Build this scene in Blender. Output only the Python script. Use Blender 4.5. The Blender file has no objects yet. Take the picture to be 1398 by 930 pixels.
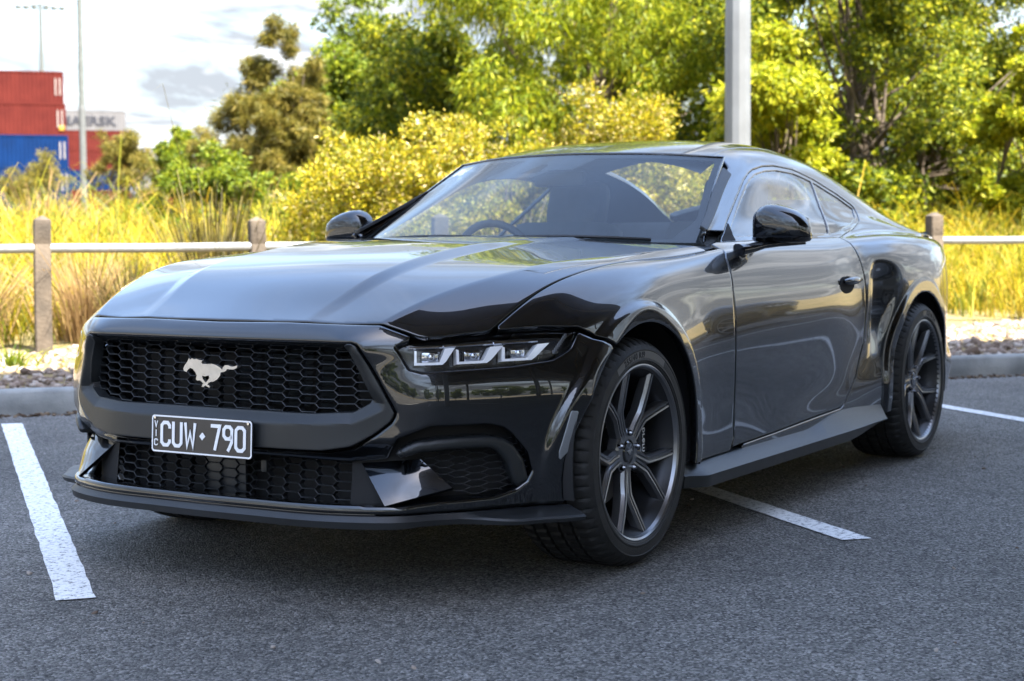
import bpy, bmesh, math, random
import numpy as np
from mathutils import Vector, Matrix
random.seed(7); rng = np.random.default_rng(7)
R = math.radians
sc = bpy.context.scene
col = sc.collection
# ------------------------------------------------------------------ camera
CAM = np.array([4.37121746, 3.13001813, 1.00351687])
YAW, PITCH, ROLL = R(211.18325908), R(-3.78405098), R(-0.35755134)
_f = np.array([math.cos(YAW)*math.cos(PITCH), math.sin(YAW)*math.cos(PITCH), math.sin(PITCH)])
_r = np.cross(_f, [0, 0, 1]); _r /= np.linalg.norm(_r); _u = np.cross(_r, _f)
_c, _s = math.cos(ROLL), math.sin(ROLL)
_r, _u = _c*_r + _s*_u, -_s*_r + _c*_u
cd = bpy.data.cameras.new("camera"); cam = bpy.data.objects.new("camera", cd); col.objects.link(cam)
m4 = Matrix.Identity(4)
for i in range(3):
    m4[i][0], m4[i][1], m4[i][2], m4[i][3] = _r[i], _u[i], -_f[i], CAM[i]
cam.matrix_world = m4
cd.sensor_width = 36; cd.lens = 2248.67*36/1398; cd.clip_start = .1; cd.clip_end = 2000
cd.dof.use_dof = True; cd.dof.focus_distance = 4.75; cd.dof.aperture_fstop = 4.8
sc.camera = cam
# ------------------------------------------------------------------ places: a along the kerb, b away from the camera
KA = np.array([-.768, .640]); KB = np.array([-.640, -.768])
def W(a, b, z=0.0): return (a*KA[0]+b*KB[0], a*KA[1]+b*KB[1], z)
KANG = math.atan2(KA[1], KA[0])
# ------------------------------------------------------------------ sun and sky
SUN_EL = R(57)
_sa, _sb = .38, -.925                   # towards the sun, in kerb axes
_sw = np.array(W(_sa, _sb))[:2]; _sw /= np.linalg.norm(_sw)
sun_dir = Vector((_sw[0]*math.cos(SUN_EL), _sw[1]*math.cos(SUN_EL), math.sin(SUN_EL)))
sl = bpy.data.lights.new("sun", 'SUN'); sl.energy = 3.0; sl.angle = R(.5); sl.color = (1, .93, .80)
so = bpy.data.objects.new("sun", sl); col.objects.link(so)
so.rotation_euler = sun_dir.to_track_quat('Z', 'Y').to_euler()
world = bpy.data.worlds.new("World"); sc.world = world; world.use_nodes = True
def build_world():
    nt = world.node_tree; N = nt.nodes; L = nt.links; N.clear()
    out = N.new('ShaderNodeOutputWorld'); bg = N.new('ShaderNodeBackground'); L.new(bg.outputs[0], out.inputs[0])
    sky = N.new('ShaderNodeTexSky'); sky.sky_type = 'NISHITA'; sky.sun_disc = False
    sky.sun_elevation = SUN_EL; sky.sun_rotation = math.atan2(sun_dir.x, sun_dir.y)
    sky.air_density = 1.0; sky.dust_density = 1.6; sky.ozone_density = .8
    bg.inputs['Strength'].default_value = .08
    tc = N.new('ShaderNodeTexCoord')
    sep = N.new('ShaderNodeSeparateXYZ'); L.new(tc.outputs['Generated'], sep.inputs[0])
    # cloud deck: project the direction on a plane high above
    mx = N.new('ShaderNodeMath'); mx.operation = 'MAXIMUM'; L.new(sep.outputs['Z'], mx.inputs[0]); mx.inputs[1].default_value = 0
    ad = N.new('ShaderNodeMath'); ad.operation = 'ADD'; L.new(mx.outputs[0], ad.inputs[0]); ad.inputs[1].default_value = .16
    dv = N.new('ShaderNodeVectorMath'); dv.operation = 'DIVIDE'
    cmb = N.new('ShaderNodeCombineXYZ')
    for k in range(3): L.new(ad.outputs[0], cmb.inputs[k])
    L.new(tc.outputs['Generated'], dv.inputs[0]); L.new(cmb.outputs[0], dv.inputs[1])
    mp = N.new('ShaderNodeMapping'); L.new(dv.outputs[0], mp.inputs[0]); mp.inputs['Scale'].default_value = (.55, 1.0, .0); mp.inputs['Rotation'].default_value = (0, 0, .5); mp.inputs['Location'].default_value = (.65, .3, 0)
    no = N.new('ShaderNodeTexNoise'); L.new(mp.outputs[0], no.inputs['Vector']); no.inputs['Scale'].default_value = 1.15; no.inputs['Detail'].default_value = 8; no.inputs['Roughness'].default_value = .58; no.inputs['Distortion'].default_value = .5
    cr = N.new('ShaderNodeMapRange'); L.new(no.outputs['Fac'], cr.inputs['Value']); cr.inputs['From Min'].default_value = .40; cr.inputs['From Max'].default_value = .64
    hz = N.new('ShaderNodeMapRange'); L.new(sep.outputs['Z'], hz.inputs['Value']); hz.inputs['From Min'].default_value = .02; hz.inputs['From Max'].default_value = .55
    hz.inputs['To Min'].default_value = .72; hz.inputs['To Max'].default_value = .05
    # the broken cloud thins out overhead, where the sky is clear
    ov = N.new('ShaderNodeMapRange'); L.new(sep.outputs['Z'], ov.inputs['Value']); ov.inputs['From Min'].default_value = .30; ov.inputs['From Max'].default_value = .80; ov.inputs['To Min'].default_value = 1; ov.inputs['To Max'].default_value = .25
    cm = N.new('ShaderNodeMath'); cm.operation = 'MULTIPLY'; L.new(cr.outputs[0], cm.inputs[0]); L.new(ov.outputs[0], cm.inputs[1])
    mxf = N.new('ShaderNodeMath'); mxf.operation = 'ADD'; mxf.use_clamp = True; L.new(cm.outputs[0], mxf.inputs[0]); L.new(hz.outputs[0], mxf.inputs[1])
    mul = N.new('ShaderNodeMath'); mul.operation = 'MULTIPLY'; L.new(mxf.outputs[0], mul.inputs[0]); mul.inputs[1].default_value = .985
    mix = N.new('ShaderNodeMix'); mix.data_type = 'RGBA'; L.new(mul.outputs[0], mix.inputs[0]); L.new(sky.outputs[0], mix.inputs[6])
    n2 = N.new('ShaderNodeTexNoise'); n2.inputs['Scale'].default_value = 2.3; n2.inputs['Detail'].default_value = 7; n2.inputs['Roughness'].default_value = .6; n2.inputs['Distortion'].default_value = .8
    L.new(mp.outputs[0], n2.inputs['Vector']); cc = N.new('ShaderNodeValToRGB'); L.new(n2.outputs['Fac'], cc.inputs['Fac']); e = cc.color_ramp.elements
    e[0].position = .50; e[0].color = (*CLOUD[0], 1); e[1].position = .84; e[1].color = (*CLOUD[1], 1); L.new(cc.outputs[0], mix.inputs[7])
    L.new(mix.outputs[2], bg.inputs['Color'])
CLOUD = ((.68, .73, .81), (3.1, 3.12, 3.12))      # grey undersides, lit tops
build_world()
sc.view_settings.view_transform = 'Standard'; sc.view_settings.look = 'None'
sc.view_settings.exposure = 3.6; sc.view_settings.gamma = 1
sc.cycles.max_bounces = 8; sc.cycles.transparent_max_bounces = 16; sc.cycles.caustics_reflective = False; sc.cycles.caustics_refractive = False
sc.cycles.sample_clamp_indirect = 6
sc.cycles.use_denoising = True
# ------------------------------------------------------------------ materials
def nodes(name):
    m = bpy.data.materials.new(name); m.use_nodes = True
    return m, m.node_tree.nodes, m.node_tree.links, m.node_tree.nodes['Principled BSDF']
def mat(name, c, rough=.5, metal=0, coat=0, coat_rough=.03, var=.15, scale=8, bump=0, bscale=200, spec=.5, c2=None, trans=0, detail=4):
    m, N, L, B = nodes(name)
    B.inputs['Roughness'].default_value = rough; B.inputs['Metallic'].default_value = metal
    B.inputs['Coat Weight'].default_value = coat; B.inputs['Coat Roughness'].default_value = coat_rough
    B.inputs['Specular IOR Level'].default_value = spec
    tc = N.new('ShaderNodeTexCoord'); no = N.new('ShaderNodeTexNoise'); no.inputs['Scale'].default_value = scale; no.inputs['Detail'].default_value = detail
    L.new(tc.outputs['Object'], no.inputs['Vector'])
    ra = N.new('ShaderNodeValToRGB'); L.new(no.outputs['Fac'], ra.inputs['Fac'])
    a = c2 if c2 else tuple(x*(1-var) for x in c); b = c if c2 else tuple(min(1, x*(1+var)) for x in c)
    ra.color_ramp.elements[0].position = .35; ra.color_ramp.elements[1].position = .65
    ra.color_ramp.elements[0].color = (*a, 1); ra.color_ramp.elements[1].color = (*b, 1)
    L.new(ra.outputs[0], B.inputs['Base Color'])
    if bump:
        n2 = N.new('ShaderNodeTexNoise'); n2.inputs['Scale'].default_value = bscale; n2.inputs['Detail'].default_value = 3; L.new(tc.outputs['Object'], n2.inputs['Vector'])
        bu = N.new('ShaderNodeBump'); bu.inputs['Strength'].default_value = bump; bu.inputs['Distance'].default_value = .01
        L.new(n2.outputs['Fac'], bu.inputs['Height']); L.new(bu.outputs[0], B.inputs['Normal'])
    return m
def paint_mat():
    m, N, L, B = nodes('car_paint')
    tc = N.new('ShaderNodeTexCoord')
    vo = N.new('ShaderNodeTexVoronoi'); vo.inputs['Scale'].default_value = 900; L.new(tc.outputs['Object'], vo.inputs['Vector'])
    ra = N.new('ShaderNodeValToRGB'); L.new(vo.outputs['Color'], ra.inputs['Fac'])
    ra.color_ramp.elements[0].color = (.006, .0075, .010, 1); ra.color_ramp.elements[1].color = (.019, .0225, .028, 1)
    L.new(ra.outputs[0], B.inputs['Base Color'])
    B.inputs['Metallic'].default_value = .85; B.inputs['Roughness'].default_value = .24
    B.inputs['Coat Weight'].default_value = 1; B.inputs['Coat Roughness'].default_value = .012; B.inputs['Coat IOR'].default_value = 1.65
    return m
def glass_mat(name, tint=(.75, .83, .82), dark=0.0, rough=.0, ior=1.5, faces=1.7):
    m, N, L, B = nodes(name); N.remove(B)
    out = [n for n in N if n.type == 'OUTPUT_MATERIAL'][0]
    tr = N.new('ShaderNodeBsdfTransparent'); tr.inputs[0].default_value = (*tint, 1)
    gl = N.new('ShaderNodeBsdfGlossy'); gl.inputs['Roughness'].default_value = rough
    fr = N.new('ShaderNodeFresnel'); fr.inputs[0].default_value = ior
    # two faces of the pane
    gb = N.new('ShaderNodeNewGeometry'); io = N.new('ShaderNodeMix'); io.inputs[2].default_value = ior; io.inputs[3].default_value = 1/ior
    L.new(gb.outputs['Backfacing'], io.inputs[0]); L.new(io.outputs[0], fr.inputs[0])
    ml = N.new('ShaderNodeMath'); ml.operation = 'MULTIPLY'; ml.inputs[1].default_value = faces; ml.use_clamp = True; L.new(fr.outputs[0], ml.inputs[0])
    tc = N.new('ShaderNodeTexCoord'); no = N.new('ShaderNodeTexNoise'); no.inputs['Scale'].default_value = 3; L.new(tc.outputs['Object'], no.inputs['Vector'])
    df = N.new('ShaderNodeBsdfDiffuse'); df.inputs[0].default_value = (.35, .36, .36, 1)
    md = N.new('ShaderNodeMath'); md.operation = 'MULTIPLY'; md.inputs[1].default_value = dark; L.new(no.outputs['Fac'], md.inputs[0])
    mx = N.new('ShaderNodeMixShader'); L.new(ml.outputs[0], mx.inputs[0]); L.new(tr.outputs[0], mx.inputs[1]); L.new(gl.outputs[0], mx.inputs[2])
    m2 = N.new('ShaderNodeMixShader'); L.new(md.outputs[0], m2.inputs[0]); L.new(mx.outputs[0], m2.inputs[1]); L.new(df.outputs[0], m2.inputs[2])
    L.new(m2.outputs[0], out.inputs[0])
    return m
M = dict(
    paint=paint_mat(),
    black=mat('gloss_black', (.008, .008, .009), .08, coat=1, var=.1),
    satin=mat('satin_black_plastic', (.013, .0145, .016), .42, var=.15, bump=.08, bscale=900),
    trim=mat('grained_trim', (.011, .013, .0145), .40, var=.12, bump=.12, bscale=1200),
    dark=mat('matt_black', (.007, .007, .008), .8, var=.2),
    rim=mat('dark_rim_metal', (.20, .205, .215), .30, metal=.9, var=.08, coat=.3, coat_rough=.2),
    tyre=mat('tyre_rubber', (.013, .013, .013), .62, var=.25, scale=30, bump=.15, bscale=300, spec=.4),
    disc=mat('brake_steel', (.25, .25, .25), .35, metal=1, var=.1),
    chrome=mat('brushed_silver', (.46, .46, .46), .30, metal=.9, var=.06, scale=60),
    nut=mat('nut_metal', (.22, .22, .23), .2, metal=1, var=.06),
    band=mat('smooth_rubber', (.085, .084, .082), .45, var=.1),
    barrel=mat('barrel_in_shade', (.03, .031, .034), .4, metal=.6, var=.1),  # rim metal darkened, painting in the shade inside the wheel
    bolt=mat('bolt_chrome', (.6, .6, .6), .15, metal=1, var=.06),
    white=mat('white_paint_print', (.80, .80, .80), .5, var=.04),
    drl=mat('light_guide', (.86, .87, .88), .18, var=.03, coat=1),
    lamp_in=mat('lamp_inner', (.020, .021, .023), .25, var=.2, coat=.5),
    reflector=mat('lamp_reflector', (.5, .52, .55), .1, metal=1, var=.15, scale=60),
    marker=mat('smoked_marker', (.16, .17, .18), .15, var=.1, coat=1),
    plate=mat('plate_black', (.010, .011, .015), .3, var=.05, coat=.3),
    seat=mat('seat_fabric', (.07, .075, .08), .7, var=.15, bump=.1),
    dash=mat('dash_plastic', (.020, .021, .023), .6, var=.15, bump=.1, bscale=600),
    red=mat('tail_red', (.35, .01, .01), .1, coat=1),
    shield=glass_mat('windscreen_glass', (.86, .92, .92), .015, faces=1.0),
    glass=glass_mat('side_glass', (.60, .66, .66), .02, faces=2.0),
    lens=glass_mat('lamp_lens', (.97, .97, .98), 0.0, ior=1.28),
    mirror=mat('mirror_glass', (.8, .8, .8), .02, metal=1, var=.02),
)
# ------------------------------------------------------------------ object helpers
def link(o, parent=None):
    col.objects.link(o)
    if parent: o.parent = parent
    return o
def root(name, label, cat, loc=(0, 0, 0), rz=0, group=None):
    o = bpy.data.objects.new(name, None); o.location = loc; o.rotation_euler = (0, 0, rz); col.objects.link(o)
    o['label'] = label; o['category'] = cat
    if group: o['group'] = group
    return o
def tag(o, label=None, cat=None, group=None, kind=None):
    for k, v in (('label', label), ('category', cat), ('group', group), ('kind', kind)):
        if v: o[k] = v
    return o
def mesh(name, V, F, m, smooth=None):
    me = bpy.data.meshes.new(name); me.from_pydata([tuple(map(float, v)) for v in V], [], [tuple(map(int, f)) for f in F]); me.update()
    for x in (m if isinstance(m, (list, tuple)) else [m]): me.materials.append(x)
    if smooth is not None:
        me.polygons.foreach_set('use_smooth', [True]*len(me.polygons)); me.set_sharp_from_angle(angle=R(smooth))
    return me
def obj(name, V, F, m, parent=None, smooth=None, mi=None):
    me = mesh(name, V, F, m, smooth)
    if mi is not None: me.polygons.foreach_set('material_index', np.asarray(mi, np.int32))
    return link(bpy.data.objects.new(name, me), parent)
def qmesh(name, V, Q, m, smooth=False):
    # fast build from numpy arrays: V (n,3), Q (m,k) all faces of k corners
    V = np.asarray(V, np.float32); Q = np.asarray(Q, np.int32); k = Q.shape[1]
    me = bpy.data.meshes.new(name); me.vertices.add(len(V)); me.vertices.foreach_set('co', V.ravel())
    me.loops.add(Q.size); me.loops.foreach_set('vertex_index', Q.ravel())
    me.polygons.add(len(Q)); me.polygons.foreach_set('loop_start', np.arange(0, Q.size, k, dtype=np.int32))
    for x in (m if isinstance(m, (list, tuple)) else [m]): me.materials.append(x)
    if smooth: me.polygons.foreach_set('use_smooth', np.ones(len(Q), bool))
    me.update(calc_edges=True); me.validate()
    return me
def flipY(VF):
    V, F = VF; V = np.array(V, float).copy(); V[:, 1] *= -1
    return V, [tuple(reversed(f)) for f in F]
def join(*parts):
    V, F = [], []
    for v, f in parts:
        n = len(V); V.extend([tuple(x) for x in v]); F.extend([tuple(i+n for i in g) for g in f])
    return V, F
def lr(name, VF, m, parent, smooth=None):
    a = obj(name, *VF, m, parent, smooth); b = obj(name, *flipY(VF), m, parent, smooth)
    return a, b
def box(c, s, rot=None, bev=0):
    bm = bmesh.new(); bmesh.ops.create_cube(bm, size=1)
    for v in bm.verts: v.co = Vector((v.co.x*s[0], v.co.y*s[1], v.co.z*s[2]))
    if bev: bmesh.ops.bevel(bm, geom=bm.edges[:], offset=bev, segments=2, affect='EDGES', profile=.6)
    mt = Matrix.Translation(c) @ (rot.to_4x4() if rot else Matrix.Identity(4))
    bm.transform(mt); bm.verts.ensure_lookup_table(); bm.verts.index_update()
    r = [tuple(v.co) for v in bm.verts], [tuple(v.index for v in f.verts) for f in bm.faces]; bm.free(); return r
def tube(path, r, n=10, cap=True, closed=False):
    P = [Vector(p) for p in path]; rs = r if isinstance(r, (list, tuple)) else [r]*len(P); V, F = [], []
    up = None
    for i, p in enumerate(P):
        if closed: t = P[(i+1) % len(P)]-P[i-1]
        else: t = P[min(i+1, len(P)-1)]-P[max(i-1, 0)]
        t.normalize()
        if up is None: up = Vector((0, 0, 1)) if abs(t.z) < .9 else Vector((1, 0, 0))
        a = t.cross(up).normalized(); b = a.cross(t).normalized(); up = b
        for k in range(n):
            q = 2*math.pi*k/n; V.append(p+a*(rs[i]*math.cos(q))+b*(rs[i]*math.sin(q)))
    m_ = len(P) if closed else len(P)-1
    for i in range(m_):
        j = (i+1) % len(P)
        for k in range(n):
            k2 = (k+1) % n; F.append((i*n+k, i*n+k2, j*n+k2, j*n+k))
    if cap and not closed:
        F.append(tuple(range(n-1, -1, -1))); F.append(tuple(range((len(P)-1)*n, len(P)*n)))
    return [tuple(v) for v in V], F
def lathe(prof, n=64, axis='y', closed=False):
    # prof: (radius, along axis)
    V, F = [], []
    for r, t in prof:
        for k in range(n):
            q = 2*math.pi*k/n
            V.append((r*math.cos(q), t, r*math.sin(q)) if axis == 'y' else (r*math.cos(q), r*math.sin(q), t))
    P = len(prof)
    for i in range(P if closed else P-1):
        j = (i+1) % P
        for k in range(n):
            k2 = (k+1) % n; f = (i*n+k, i*n+k2, j*n+k2, j*n+k)
            F.append(f if axis == 'y' else f[::-1])
    return V, F
def prism(poly, fn, d, bev=0):
    """closed solid over a 2D outline: fn(p, h) gives the point at height h (0..1 -> d)"""
    n = len(poly); V = []; F = []
    V += [fn(p, 0) for p in poly]
    if bev:
        c = np.mean(np.array(poly), 0); ins = inset(poly, bev)
        V += [fn(p, d-bev) for p in poly]; V += [fn(p, d) for p in ins]; k = 2
    else: V += [fn(p, d) for p in poly]; k = 1
    for l in range(k):
        for i in range(n):
            j = (i+1) % n; F.append((l*n+i, l*n+j, (l+1)*n+j, (l+1)*n+i))
    F.append(tuple(range(k*n, (k+1)*n))); F.append(tuple(range(n-1, -1, -1)))
    return V, F
def inset(poly, d):
    P = np.array(poly, float); n = len(P); A = 0
    for i in range(n): A += P[i][0]*P[(i+1) % n][1]-P[(i+1) % n][0]*P[i][1]
    s = 1 if A > 0 else -1; out = []
    for i in range(n):
        a, b, c = P[i-1], P[i], P[(i+1) % n]
        e1 = b-a; e1 = e1/(np.linalg.norm(e1)+1e-9); e2 = c-b; e2 = e2/(np.linalg.norm(e2)+1e-9)
        n1 = np.array([-e1[1], e1[0]])*s; n2 = np.array([-e2[1], e2[0]])*s
        bis = n1+n2; bis /= (np.linalg.norm(bis)+1e-9); out.append(tuple(b+bis*d/max(.4, bis.dot(n1))))
    return out
def text_mesh(s, size=1.0, depth=.0, bold=0.0, align='LEFT'):
    cu = bpy.data.curves.new('t', 'FONT'); cu.body = s; cu.size = size; cu.extrude = depth; cu.offset = bold; cu.align_x = align; cu.resolution_u = 3
    o = bpy.data.objects.new('t', cu); col.objects.link(o); dg = bpy.context.evaluated_depsgraph_get(); dg.update()
    me = bpy.data.meshes.new_from_object(o.evaluated_get(dg)); bpy.data.objects.remove(o); bpy.data.curves.remove(cu)
    V = [tuple(v.co) for v in me.vertices]; F = [tuple(p.vertices) for p in me.polygons]; bpy.data.meshes.remove(me)
    return V, F
def nat(t,crease=()):
    # slope matrix of C2 natural cubic splines, broken at crease indices
    n=len(t);A=np.zeros((n,n));B=np.zeros((n,n));ends=[0]+sorted(crease)+[n-1]
    S=np.zeros((n-1,2,n))   # per segment: slope at start / end as linear map
    for a,b in zip(ends[:-1],ends[1:]):
        m=b-a+1;h=np.diff(t[a:b+1]);A=np.zeros((m,m));B=np.zeros((m,m))
        A[0,0]=2;A[0,1]=1;B[0,0]=-3/h[0];B[0,1]=3/h[0]
        A[-1,-1]=2;A[-1,-2]=1;B[-1,-1]=3/h[-1];B[-1,-2]=-3/h[-1]
        for i in range(1,m-1):
            A[i,i-1]=1/h[i-1];A[i,i]=2*(1/h[i-1]+1/h[i]);A[i,i+1]=1/h[i]
            B[i,i-1]=-3/h[i-1]**2;B[i,i]=3/h[i-1]**2-3/h[i]**2;B[i,i+1]=3/h[i]**2
        M=np.linalg.solve(A,B)
        for i in range(m-1):
            S[a+i,0,a:b+1]=M[i];S[a+i,1,a:b+1]=M[i+1]
    return S
class Loft:
    def __init__(s,us,vs,CP,cu=(),cv=(),disp=None):
        s.us=np.array(us,float);s.vs=np.array(vs,float);s.CP=np.array(CP,float) # [nu,nv,3]
        s.Su=nat(s.us,cu);s.Sv=nat(s.vs,cv);s.disp=disp
    @staticmethod
    def _w(t,x,S):
        i=np.clip(np.searchsorted(t,x,side='right')-1,0,len(t)-2);h=t[i+1]-t[i];q=(x-t[i])/h
        qc=np.clip(q,-.5,1.5);q=qc
        h00=2*q**3-3*q*q+1;h10=q**3-2*q*q+q;h01=-2*q**3+3*q*q;h11=q**3-q*q
        W=S[i,0]*(h10*h)[:,None]+S[i,1]*(h11*h)[:,None]
        r=np.arange(len(x));W[r,i]+=h00;W[r,i+1]+=h01
        return W
    def base(s,u,v):
        sh=np.shape(u);u=np.ravel(u);v=np.ravel(v)
        P=np.empty((len(u),3))
        for a in range(0,len(u),60000):
            sl=slice(a,a+60000)
            P[sl]=np.einsum('ni,nj,ijk->nk',s._w(s.us,u[sl],s.Su),s._w(s.vs,v[sl],s.Sv),s.CP,optimize=True)
        return P.reshape(sh+(3,))
    def __call__(s,u,v):
        P=s.base(u,v)
        return s.disp(P) if s.disp else P
def mirror_rows(vs,CP):
    vs=np.array(vs,float);CP=np.array(CP,float)
    m=CP[:,1:][:,::-1].copy();m[...,1]*=-1
    return np.concatenate([-vs[1:][::-1],vs]),np.concatenate([m,CP],1)
def sstep(a,b,x):
    t=np.clip((x-a)/(b-a),0,1);return t*t*(3-2*t)
def arch_R(x,z,cx):
    th=np.arctan2(z-.345,x-cx)
    f=sstep(.75,-.1,th)*(np.abs(th)<2.2)
    return (.388+.034*f) if cx>-1 else np.full_like(x,.385)
def flare(P):
    P=P.copy();x,y,z=P[...,0],P[...,1],P[...,2]
    for cx in (-.008,-2.705):
        r=np.hypot(x-cx,z-.345);R=arch_R(x,z,cx)
        side=sstep(.80,.88,np.abs(y))
        d=np.clip(.953-np.abs(y),0,.017)*sstep(R+.066,R+.046,r)*side
        y=y+np.sign(y)*d
    # scoop behind the door, under the haunch
    ax=np.abs(y)
    e=(x+2.12+.10*(z-.7))           # distance behind door shut
    g=sstep(.02,-.08,e)*sstep(-.34,-.10,e)*sstep(.46,.66,z)*sstep(.91,.79,z)*sstep(.440,.52,np.hypot(x+2.705,z-.345))
    y=y-np.sign(y)*.026*g*sstep(.8,.86,ax)
    P[...,1]=y
    return P
X=np.array([.84,.70,.55,.40,.2,0,-.2,-.45,-.75,-1.1,-1.5,-1.8,-2.05,-2.25,-2.5,-2.72,-2.95,-3.2,-3.5,-3.8])
T=lambda L:np.array(L,float)
# rows of the body side: (y,z) per station
sh=T([(.68,.580),(.722,.660),(.757,.740),(.785,.818),(.806,.876),(.816,.902),(.822,.914),(.826,.921),(.825,.938),(.812,.962),(.805,.968),(.797,.972),(.79,.978),(.775,.985),(.765,.992),(.765,.992),(.77,.985),(.765,.975),(.70,.965),(.55,.955)])
s1=T([(.70,.55),(.75,.622),(.795,.697),(.832,.772),(.855,.845),(.866,.880),(.867,.897),(.863,.905),(.858,.920),(.851,.940),(.845,.945),(.843,.947),(.838,.953),(.835,.968),(.850,.977),(.858,.974),(.856,.966),(.835,.955),(.755,.945),(.59,.935)])
s2=T([(.71,.52),(.77,.585),(.825,.652),(.873,.722),(.902,.793),(.911,.836),(.905,.857),(.893,.865),(.887,.874),(.883,.885),(.881,.890),(.880,.893),(.876,.900),(.892,.920),(.915,.926),(.923,.920),(.916,.912),(.88,.90),(.79,.89),(.61,.88)])
s3=T([(.64,.54),(.73,.58),(.82,.600),(.884,.668),(.925,.733),(.936,.772),(.925,.778),(.910,.782),(.905,.792),(.903,.803),(.903,.806),(.901,.808),(.897,.814),(.918,.828),(.942,.828),(.949,.816),(.942,.808),(.90,.80),(.81,.80),(.63,.80)])
s4=T([(.65,.51),(.745,.54),(.838,.560),(.902,.612),(.938,.667),(.946,.705),(.937,.695),(.918,.690),(.912,.692),(.910,.700),(.910,.702),(.907,.704),(.902,.708),(.922,.715),(.946,.722),(.952,.720),(.946,.712),(.905,.70),(.815,.70),(.64,.70)])
m1=T([(.66,.45),(.75,.47),(.845,.48),(.905,.530),(.941,.570),(.948,.590),(.941,.580),(.919,.575),(.910,.578),(.906,.582),(.904,.584),(.901,.586),(.899,.59),(.914,.592),(.942,.598),(.948,.60),(.942,.595),(.90,.59),(.81,.59),(.63,.59)])
m2=T([(.66,.38),(.75,.40),(.845,.40),(.908,.430),(.943,.460),(.946,.470),(.940,.465),(.914,.462),(.904,.464),(.900,.466),(.897,.468),(.897,.472),(.900,.478),(.912,.48),(.938,.48),(.944,.48),(.938,.48),(.895,.48),(.805,.48),(.62,.48)])
l1=T([(.66,.32),(.75,.33),(.845,.34),(.908,.35),(.942,.37),(.944,.375),(.936,.374),(.912,.372),(.901,.374),(.897,.376),(.895,.380),(.899,.386),(.908,.392),(.92,.39),(.935,.39),(.94,.39),(.93,.39),(.90,.39),(.84,.39),(.67,.39)])
l2=T([(.66,.26),(.75,.27),(.845,.28),(.905,.285),(.938,.29),(.940,.295),(.934,.295),(.913,.295),(.901,.297),(.898,.299),(.899,.302),(.904,.306),(.912,.31),(.92,.31),(.93,.31),(.93,.31),(.92,.31),(.89,.31),(.83,.31),(.66,.31)])
si=T([(.66,.20),(.75,.21),(.845,.22),(.90,.225),(.93,.23),(.93,.23),(.925,.23),(.91,.23),(.90,.232),(.90,.234),(.902,.236),(.905,.24),(.91,.24),(.91,.24),(.92,.24),(.92,.24),(.91,.24),(.88,.24),(.82,.24),(.65,.24)])
SIDE=[sh,s1,s2,s3,s4,m1,m2,l1,l2,si]
def cp(rows,n=len(X)):
    return np.stack([np.concatenate([X[:n,None],r[:n]],1) for r in rows],1)
# hood rows, stations .84 .. -.75 (9)
hc=T([(0,.742),(0,.806),(0,.874),(0,.917),(0,.948),(0,.970),(0,.981),(0,.988),(0,.991)])
hb=T([(.285,.740),(.305,.799),(.335,.870),(.350,.912),(.350,.943),(.360,.966),(.367,.977),(.382,.983),(.40,.985)])
hf=T([(.335,.738),(.35,.793),(.380,.859),(.395,.898),(.402,.927),(.412,.950),(.425,.964),(.440,.973),(.46,.976)])
hm=T([(.42,.726),(.455,.789),(.495,.850),(.530,.886),(.560,.916),(.578,.935),(.595,.947),(.610,.957),(.625,.966)])
oc=T([(.495,.713),(.552,.785),(.605,.837),(.660,.874),(.714,.906),(.742,.921),(.762,.930),(.778,.941),(.793,.954)])
oq=T([(.585,.650),(.640,.726),(.687,.791),(.727,.848),(.763,.893),(.781,.913),(.794,.923),(.803,.932),(.812,.945)])
FR=[hc,hb,hf,hm,oc,oq]+SIDE
vF=np.array([0,.45,.49,.60,.72,.77,.82,.90,.955,1.04,1.13,1.25,1.365,1.455,1.535,1.60])
nf=9
vs,CPf=mirror_rows(vF,cp(FR,nf))
o=np.argsort(X[:nf])
n_=len(vF)
def idx(k): return [n_-1-k,n_-1+k]
FRONT=Loft(X[:nf][o],vs,CPf[o],cv=sorted(idx(1)+idx(2)+idx(4)),disp=flare)
V_SH=.82
# greenhouse rows, stations -.45.. (7:)
XG=X[7:]
#      -.45  -.75  -1.1  -1.5  -1.8  -2.05 -2.25 -2.5 -2.72 -2.95 -3.2 -3.5 -3.8
rc=T([(0,1.10),(0,1.18),(0,1.270),(0,1.348),(0,1.376),(0,1.380),(0,1.371),(0,1.345),(0,1.305),(0,1.245),(0,1.165),(0,1.075),(0,1.02)])
r1=T([(.33,1.08),(.31,1.16),(.30,1.255),(.29,1.340),(.285,1.368),(.28,1.372),(.28,1.362),(.28,1.336),(.285,1.295),(.29,1.235),(.31,1.155),(.33,1.065),(.33,1.012)])
r2=T([(.66,.98),(.62,1.03),(.555,1.175),(.505,1.305),(.49,1.336),(.483,1.336),(.48,1.322),(.48,1.290),(.485,1.247),(.50,1.185),(.53,1.105),(.55,1.03),(.50,1.00)])
rl=T([(.76,.90),(.757,.972),(.670,1.118),(.575,1.275),(.560,1.305),(.553,1.303),(.55,1.288),(.55,1.253),(.555,1.208),(.57,1.147),(.60,1.072),(.62,1.010),(.55,.985)])
d1=T([(.770,.895),(.770,.960),(.703,1.085),(.622,1.235),(.606,1.265),(.600,1.262),(.595,1.243),(.596,1.203),(.606,1.155),(.62,1.098),(.65,1.035),(.67,.992),(.58,.975)])
dm=T([(.778,.905),(.784,.953),(.758,1.020),(.720,1.090),(.712,1.105),(.706,1.105),(.694,1.100),(.675,1.090),(.675,1.068),(.685,1.037),(.70,1.002),(.70,.978),(.59,.968)])
d2=T([(.785,.912),(.795,.945),(.787,.985),(.782,1.000),(.779,1.003),(.772,1.008),(.757,1.018),(.736,1.022),(.734,1.018),(.74,1.006),(.745,.988),(.72,.970),(.595,.960)])
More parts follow.
